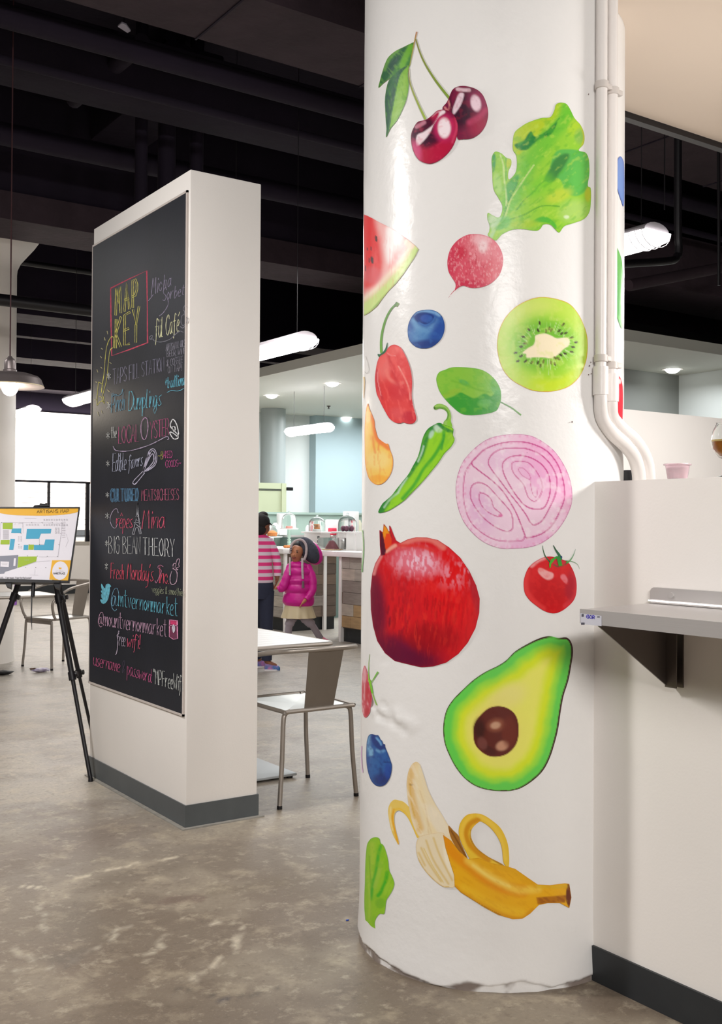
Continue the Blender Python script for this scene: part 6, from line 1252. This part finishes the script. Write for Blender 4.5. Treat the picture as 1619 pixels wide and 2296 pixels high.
m_skin = mat('warm_brown_skin', rgb(184, 122, 90), .55)
m_skin2 = mat('brown_skin', rgb(140, 88, 66), .55)
m_hair = mat('black_hair', rgb(28, 22, 24), .7, bump=.004, bscale=60)
R3 = np.array([cos(YAW), -sin(YAW), 0]); F3 = np.array([sin(YAW), cos(YAW), 0]); UP = np.array([0, 0, 1.])
# child in the bright pink coat
D2 = 11.75
def g(px, py, o=0): return dp(px, py, D2+o)
ft_z = lambda p: np.array([p[0], p[1], .035])
P2 = thing('person', 'child in a puffy bright pink hooded coat, cream skirt and grey leggings, leaning sideways', 'person', (*g(668, 1430)[:2], 0))
J = {'pelvis': (g(668, 1368), .085), 'spine': (g(668, 1325), .08), 'chest': (g(667, 1285), .085), 'neck': (g(664, 1260), .034), 'jaw': (g(661, 1250, -.02), .05), 'head': (g(666, 1236), (.078, .082)), 'crown': (g(670, 1222), .06),
     'nose': (g(657.5, 1243, -.095), .012), 'shL': (g(648, 1272), .036), 'elL': (g(636, 1300, -.04), .027), 'wrL': (g(620, 1320, -.08), .02),
     'shR': (g(690, 1274), .036), 'elR': (g(700, 1316, -.03), .027), 'wrR': (g(683, 1348, -.14), .02),
     'hipL': (g(655, 1378), .06), 'knL': (g(648, 1404, -.04), .04), 'anL': (ft_z(g(645, 1430))+UP*.03, .027), 'toL': (ft_z(g(640, 1434, -.1)), .024),
     'hipR': (g(680, 1378), .06), 'knR': (g(700, 1402, .02), .04), 'anR': (ft_z(g(718, 1430, .12))+UP*.03, .027), 'toR': (ft_z(g(727, 1434, .1)), .024)}
E = chain('pelvis', 'spine', 'chest', 'neck', 'jaw', 'head', 'crown')+[('jaw', 'nose')]+chain('chest', 'shL', 'elL', 'wrL')+chain('chest', 'shR', 'elR', 'wrR')+chain('pelvis', 'hipL', 'knL', 'anL', 'toL')+chain('pelvis', 'hipR', 'knR', 'anR', 'toR')
hand(J, E, 'L', 'wrL', J['wrL'][0], -R3*.6+UP*.5-F3*.2, UP, .09); hand(J, E, 'R', 'wrR', J['wrR'][0], -R3*.7-UP*.7, -F3, .09)
body = skin('body', J, E, m_skin, P2, 'pelvis')
hc = g(665, 1236)
for sx in (-1, 1):
    q = g(658.5+sx*6.8+1, 1236+sx*1.6, -.083)
    MB().ball(tuple(q), (.010, .007, .007), 12, 8).build('eye', mat('eye_dark', rgb(36, 22, 20), .3), P2)
    MB().tube([q+R3*-.013+UP*.018, q+UP*.022-F3*.004, q+R3*.013+UP*.018], .0028, 6).build('eyebrow', m_hair, P2)
q = g(659, 1251, -.078); MB().tube(bez(q-R3*.022+UP*.004, q-F3*.004-UP*.003, q+R3*.022+UP*.006, n=4), [.003]+[.0055]*7+[.003], 8).build('mouth', mat('lips', rgb(120, 50, 48), .5), P2)
MB().ball(tuple(hc+UP*.020+F3*.05+R3*.012), (.084, .080, .085), 20, 14).build('hair', m_hair, P2)
m_coat = mat('bright_pink_nylon', rgb(206, 24, 144), .38, bump=.004, bscale=22)
rings = []
for i in range(45):
    t = i/44; py = 1258+t*104; xl = np.interp(py, [1258, 1266, 1290, 1330, 1350, 1362], [654, 643, 638, 634, 633, 640]); xr = np.interp(py, [1258, 1264, 1280, 1300, 1340, 1355, 1362], [676, 690, 702, 703, 705, 705, 700])
    ph = np.interp(py, [1258, 1272, 1290, 1309, 1328, 1362], [0, 1, 2, 3, 4, 5]); pf = .83+.17*abs(sin(pi*ph))**.6
    hw = (xr-xl)/2/FPX*D2*pf; rings.append((g((xl+xr)/2, py), hw, hw*.72*(1.1 if py > 1300 else 1)))
loft('coat', rings, m_coat, P2, 36)
def sleeve(name, pts, rs, m, parent):
    Q = bez(*pts, n=8); k = len(Q); rr_ = np.interp(np.linspace(0, 1, k), np.linspace(0, 1, len(rs)), rs); rr_ = [a*(.92+.1*abs(sin(i*.75))) for i, a in enumerate(rr_)]
    return MB().tube(Q, rr_, 16).build(name, m, parent)
sleeve('sleeve', [g(652, 1268), g(645, 1290, -.06), g(634, 1316, -.09), g(624, 1322, -.09)], [.045, .052, .05, .036], m_coat, P2)
sleeve('sleeve', [g(688, 1268), g(699, 1295, -.03), g(699, 1325, -.06), g(686, 1345, -.13)], [.045, .052, .05, .034], m_coat, P2)
rings = [(g(669, 1356+t*29), (.15+.04*t), (.115+.04*t)) for t in np.linspace(0, 1, 8)]
loft('skirt', rings, mat('cream_satin', rgb(206, 190, 156), .4), P2, 88, .05, 11)
m_leg = mat('grey_knit', rgb(158, 148, 158), .8)
MB().tube(bez(g(656, 1376), g(652, 1392, -.02), J['knL'][0], J['anL'][0], n=6), [.062]*6+[.052]*6+[.040]*7, 14).build('legging', m_leg, P2); MB().tube(bez(g(680, 1376), g(689, 1391), J['knR'][0], J['anR'][0], n=6), [.062]*6+[.052]*6+[.038]*7, 14).build('legging', m_leg, P2)
m_shoe = mat('pink_shoe', rgb(206, 110, 140), .5)
def shoe(name, heel, toe, m, sole, parent, w_=.036):
    h, t = np.array(heel, float), np.array(toe, float); h[2] = t[2] = 0; d = t-h; L = np.linalg.norm(d); d /= L; s = np.array([-d[1], d[0], 0]); mb = MB(); V = []; F = []; n_ = 12
    for u, ww, hh in ((-.02, .5, .055), (.03, .85, .075), (.25, .95, .08), (.5, 1.0, .062), (.75, 1.05, .045), (.93, .85, .034), (1.0, .4, .02)):
        for k in range(n_):
            a = 2*pi*k/n_; V.append(h+d*L*u+s*w_*ww*cos(a)+UP*(.012+max(0, sin(a))*hh*.9+(-.006 if sin(a) < 0 else 0)))
    for j in range(6):
        for k in range(n_): F.append((j*n_+k, j*n_+(k+1) % n_, (j+1)*n_+(k+1) % n_, (j+1)*n_+k))
    F += [tuple(reversed(range(n_))), tuple(range(6*n_, 7*n_))]; o = mb.add(V, F).build(name, m, parent)
    out = [h+d*L*u+s*w_*1.05*k*sg for sg, us in ((1, (0, .25, .5, .75, .95)), (-1, (.95, .75, .5, .25, 0))) for u, k in zip(us, ((.8, .95, 1, 1.05, .6) if sg == 1 else (.6, 1.05, 1, .95, .8)))]
    so = MB().prism([p_+UP*.0 for p_ in out], UP*.016).build('sole', sole, o, False); so.location = (0, 0, 0); return o
m_sole = mat('white_rubber', rgb(232, 228, 230), .6)
shoe('shoe', g(648, 1430), J['toL'][0]-F3*.03, m_shoe, m_sole, P2, .032); shoe('shoe', J['anR'][0], J['toR'][0]+R3*.06, m_shoe, m_sole, P2, .032)
# hood thrown back: grey pile lining, pink shell, pale fur edge
m_lin = mat('dark_grey_pile', rgb(70, 72, 84), .95, bump=.01, bscale=50, var=.4, vscale=30); m_fur = mat('pale_fur_trim', rgb(196, 180, 184), .95, bump=.01, bscale=70, var=.3, vscale=40)
def ell(name, c, ax1, a, b, d, m, parent, ns=24, ms=16):
    ax1 = np.array(ax1, float); ax1 /= np.linalg.norm(ax1); ax2 = np.cross(ax1, F3); ax2 /= np.linalg.norm(ax2); ax3 = np.cross(ax1, ax2); mb = MB(); V = []; F = []
    for i in range(ms+1):
        t = pi*i/ms
        for k in range(ns): p_ = 2*pi*k/ns; V.append(np.array(c)+ax1*a*cos(t)+ax2*b*sin(t)*cos(p_)+ax3*d*sin(t)*sin(p_))
    for i in range(ms):
        for k in range(ns): F.append((i*ns+k, i*ns+(k+1) % ns, (i+1)*ns+(k+1) % ns, (i+1)*ns+k))
    return mb.add(V, F).build(name, m, parent)
ell('hood_lining', g(693, 1234, .05), UP*.85-R3*.55, .165, .095, .09, m_lin, P2); ell('hood', g(699, 1239, .10), UP*.80-R3*.60, .155, .105, .09, m_coat, P2)
MB().tube(bez(g(651, 1240, -.05), g(654, 1222, -.06), g(664, 1212, -.05), g(677, 1211, -.04), g(686, 1222, -.04), g(687, 1240, -.05), g(682, 1256, -.06), n=6), .014, 12).build('fur_trim', m_fur, P2)
MB().tube(bez(g(650, 1250, -.09), g(650, 1268, -.12), g(650, 1290, -.135), n=5), .011, 8).build('hood_tie', m_fur, P2)
MB().tube(bez(g(678, 1252, -.09), g(678, 1275, -.135), g(679, 1298, -.145), n=5), .013, 8).build('hood_tie', m_fur, P2); MB().lathe([(.0, 0), (.016, .005), (.012, .075), (0, .08)], g(679.5, 1319, -.15), 10).build('tassel', mat('tassel_grey', rgb(120, 92, 104), .9), P2)

# child in the striped sweater
D1 = 9.7
def h1(px, py, o=0): return dp(px, py, D1+o)
P1 = thing('person', 'older child in pink striped sweater and dark jeans, half hidden by the square column', 'person', (*h1(592, 1485)[:2], 0))
J = {'pelvis': (h1(582, 1310), .10), 'spine': (h1(582, 1270), .09), 'chest': (h1(582, 1228), .095), 'neck': (h1(584, 1202), .038), 'jaw': (h1(592, 1190, .0), .05), 'head': (h1(587, 1174), (.078, .088)), 'crown': (h1(585, 1164), .06),
     'nose': (h1(604, 1183, .05), .011), 'ear': (h1(597, 1183, -.05), .012),
     'shR': (h1(603, 1216), .04), 'elR': (h1(619, 1258, .02), .03), 'wrR': (h1(622, 1296, .0), .022), 'shL': (h1(561, 1216), .04), 'elL': (h1(550, 1258), .03), 'wrL': (h1(552, 1296, -.05), .022),
     'hipR': (h1(596, 1322), .07), 'knR': (h1(597, 1398), .048), 'anR': (ft_z(h1(598, 1478, -.0))+UP*.04, .032), 'toR': (ft_z(h1(622, 1486)), .026), 'hipL': (h1(570, 1322), .07), 'knL': (h1(572, 1398, .1), .048), 'anL': (ft_z(h1(575, 1470, .2))+UP*.04, .032), 'toL': (ft_z(h1(600, 1475, .25)), .026)}
E = chain('pelvis', 'spine', 'chest', 'neck', 'jaw', 'head', 'crown')+[('jaw', 'nose'), ('head', 'ear')]+chain('chest', 'shR', 'elR', 'wrR')+chain('chest', 'shL', 'elL', 'wrL')+chain('pelvis', 'hipR', 'knR', 'anR', 'toR')+chain('pelvis', 'hipL', 'knL', 'anL', 'toL')
hand(J, E, 'R', 'wrR', J['wrR'][0], -UP*.9-R3*.2, F3, .10); hand(J, E, 'L', 'wrL', J['wrL'][0], -UP, F3, .10)
skin('body', J, E, m_skin2, P1, 'pelvis')
MB().ball(tuple(h1(584, 1171, -.0)), (.088, .09, .086), 20, 14).ball(tuple(h1(590, 1154, .02)), (.045, .045, .03), 14, 10).ball(tuple(h1(583, 1186, -.03)), (.06, .06, .06), 14, 10).build('hair', m_hair, P1)
MB().tube(bez(h1(593, 1160, -.02), h1(602, 1170, -.03), h1(610, 1178, -.03), n=5), [.006]*10+[.002], 6).build('hair_clip', m_hair, P1)
q = h1(603, 1177, .035); MB().ball(tuple(q), (.008, .008, .007), 10, 8).build('eye', MATS['eye_dark'], P1)
ms_ = mat('striped_knit', rgb(232, 70, 140), .85)
nt = ms_.node_tree; N = nt.nodes; L = nt.links; ge = N.new('ShaderNodeNewGeometry'); sx_ = N.new('ShaderNodeSeparateXYZ'); L.new(ge.outputs['Position'], sx_.inputs[0])
mm_ = N.new('ShaderNodeMath'); mm_.operation = 'MULTIPLY'; mm_.inputs[1].default_value = 1/.064; L.new(sx_.outputs['Z'], mm_.inputs[0]); fr_ = N.new('ShaderNodeMath'); fr_.operation = 'FRACT'; L.new(mm_.outputs[0], fr_.inputs[0])
cr_ = N.new('ShaderNodeValToRGB'); cr_.color_ramp.interpolation = 'CONSTANT'; cr_.color_ramp.elements[0].color = (*rgb(232, 60, 134), 1); e2 = cr_.color_ramp.elements[1]; e2.position = .5; e2.color = (*rgb(226, 206, 222), 1); L.new(fr_.outputs[0], cr_.inputs[0]); L.new(cr_.outputs[0], N['Principled BSDF'].inputs['Base Color'])
rings = [(h1(x, y), w_, d_) for x, y, w_, d_ in ((584, 1199, .05, .05), (583, 1205, .095, .07), (583, 1214, .118, .085), (583, 1235, .112, .092), (583, 1260, .110, .095), (583, 1285, .116, .10), (582, 1302, .128, .108), (582, 1306, .12, .10))]
loft('sweater', rings, ms_, P1, 36)
MB().tube(bez(h1(600, 1212), h1(613, 1235, .01), h1(621, 1262, .02), h1(622, 1292, .0), n=6), list(np.linspace(.05, .034, 19)), 16).build('sleeve', ms_, P1); MB().tube(bez(h1(563, 1212), h1(553, 1235), h1(549, 1262), h1(552, 1292, -.05), n=6), list(np.linspace(.05, .034, 19)), 16).build('sleeve', ms_, P1)
m_jean = mat('dark_denim', rgb(44, 48, 70), .8, var=.3, vscale=40)
loft('jeans_seat', [(h1(582, 1298), .112, .09), (h1(583, 1312), .126, .10), (h1(583, 1330), .126, .10), (h1(583, 1342), .10, .09)], m_jean, P1, 28)
MB().tube(bez(h1(597, 1325), h1(597, 1360), h1(597, 1400), h1(598, 1440), J['anR'][0]+UP*.02, n=5), list(np.linspace(.075, .048, 21)), 16).build('trouser_leg', m_jean, P1); MB().tube(bez(h1(570, 1325), h1(571, 1360, .05), h1(572, 1400, .1), h1(574, 1440, .15), J['anL'][0]+UP*.02, n=5), list(np.linspace(.075, .048, 21)), 16).build('trouser_leg', m_jean, P1)
m_sn = mat('blue_sneaker', rgb(40, 110, 170), .5, var=.8, vscale=14, col2=rgb(226, 120, 176))
shoe('sneaker', h1(594, 1485), h1(628, 1488), m_sn, m_sole, P1, .042); shoe('sneaker', h1(575, 1478, .2), h1(606, 1476, .25), m_sn, m_sole, P1, .042)
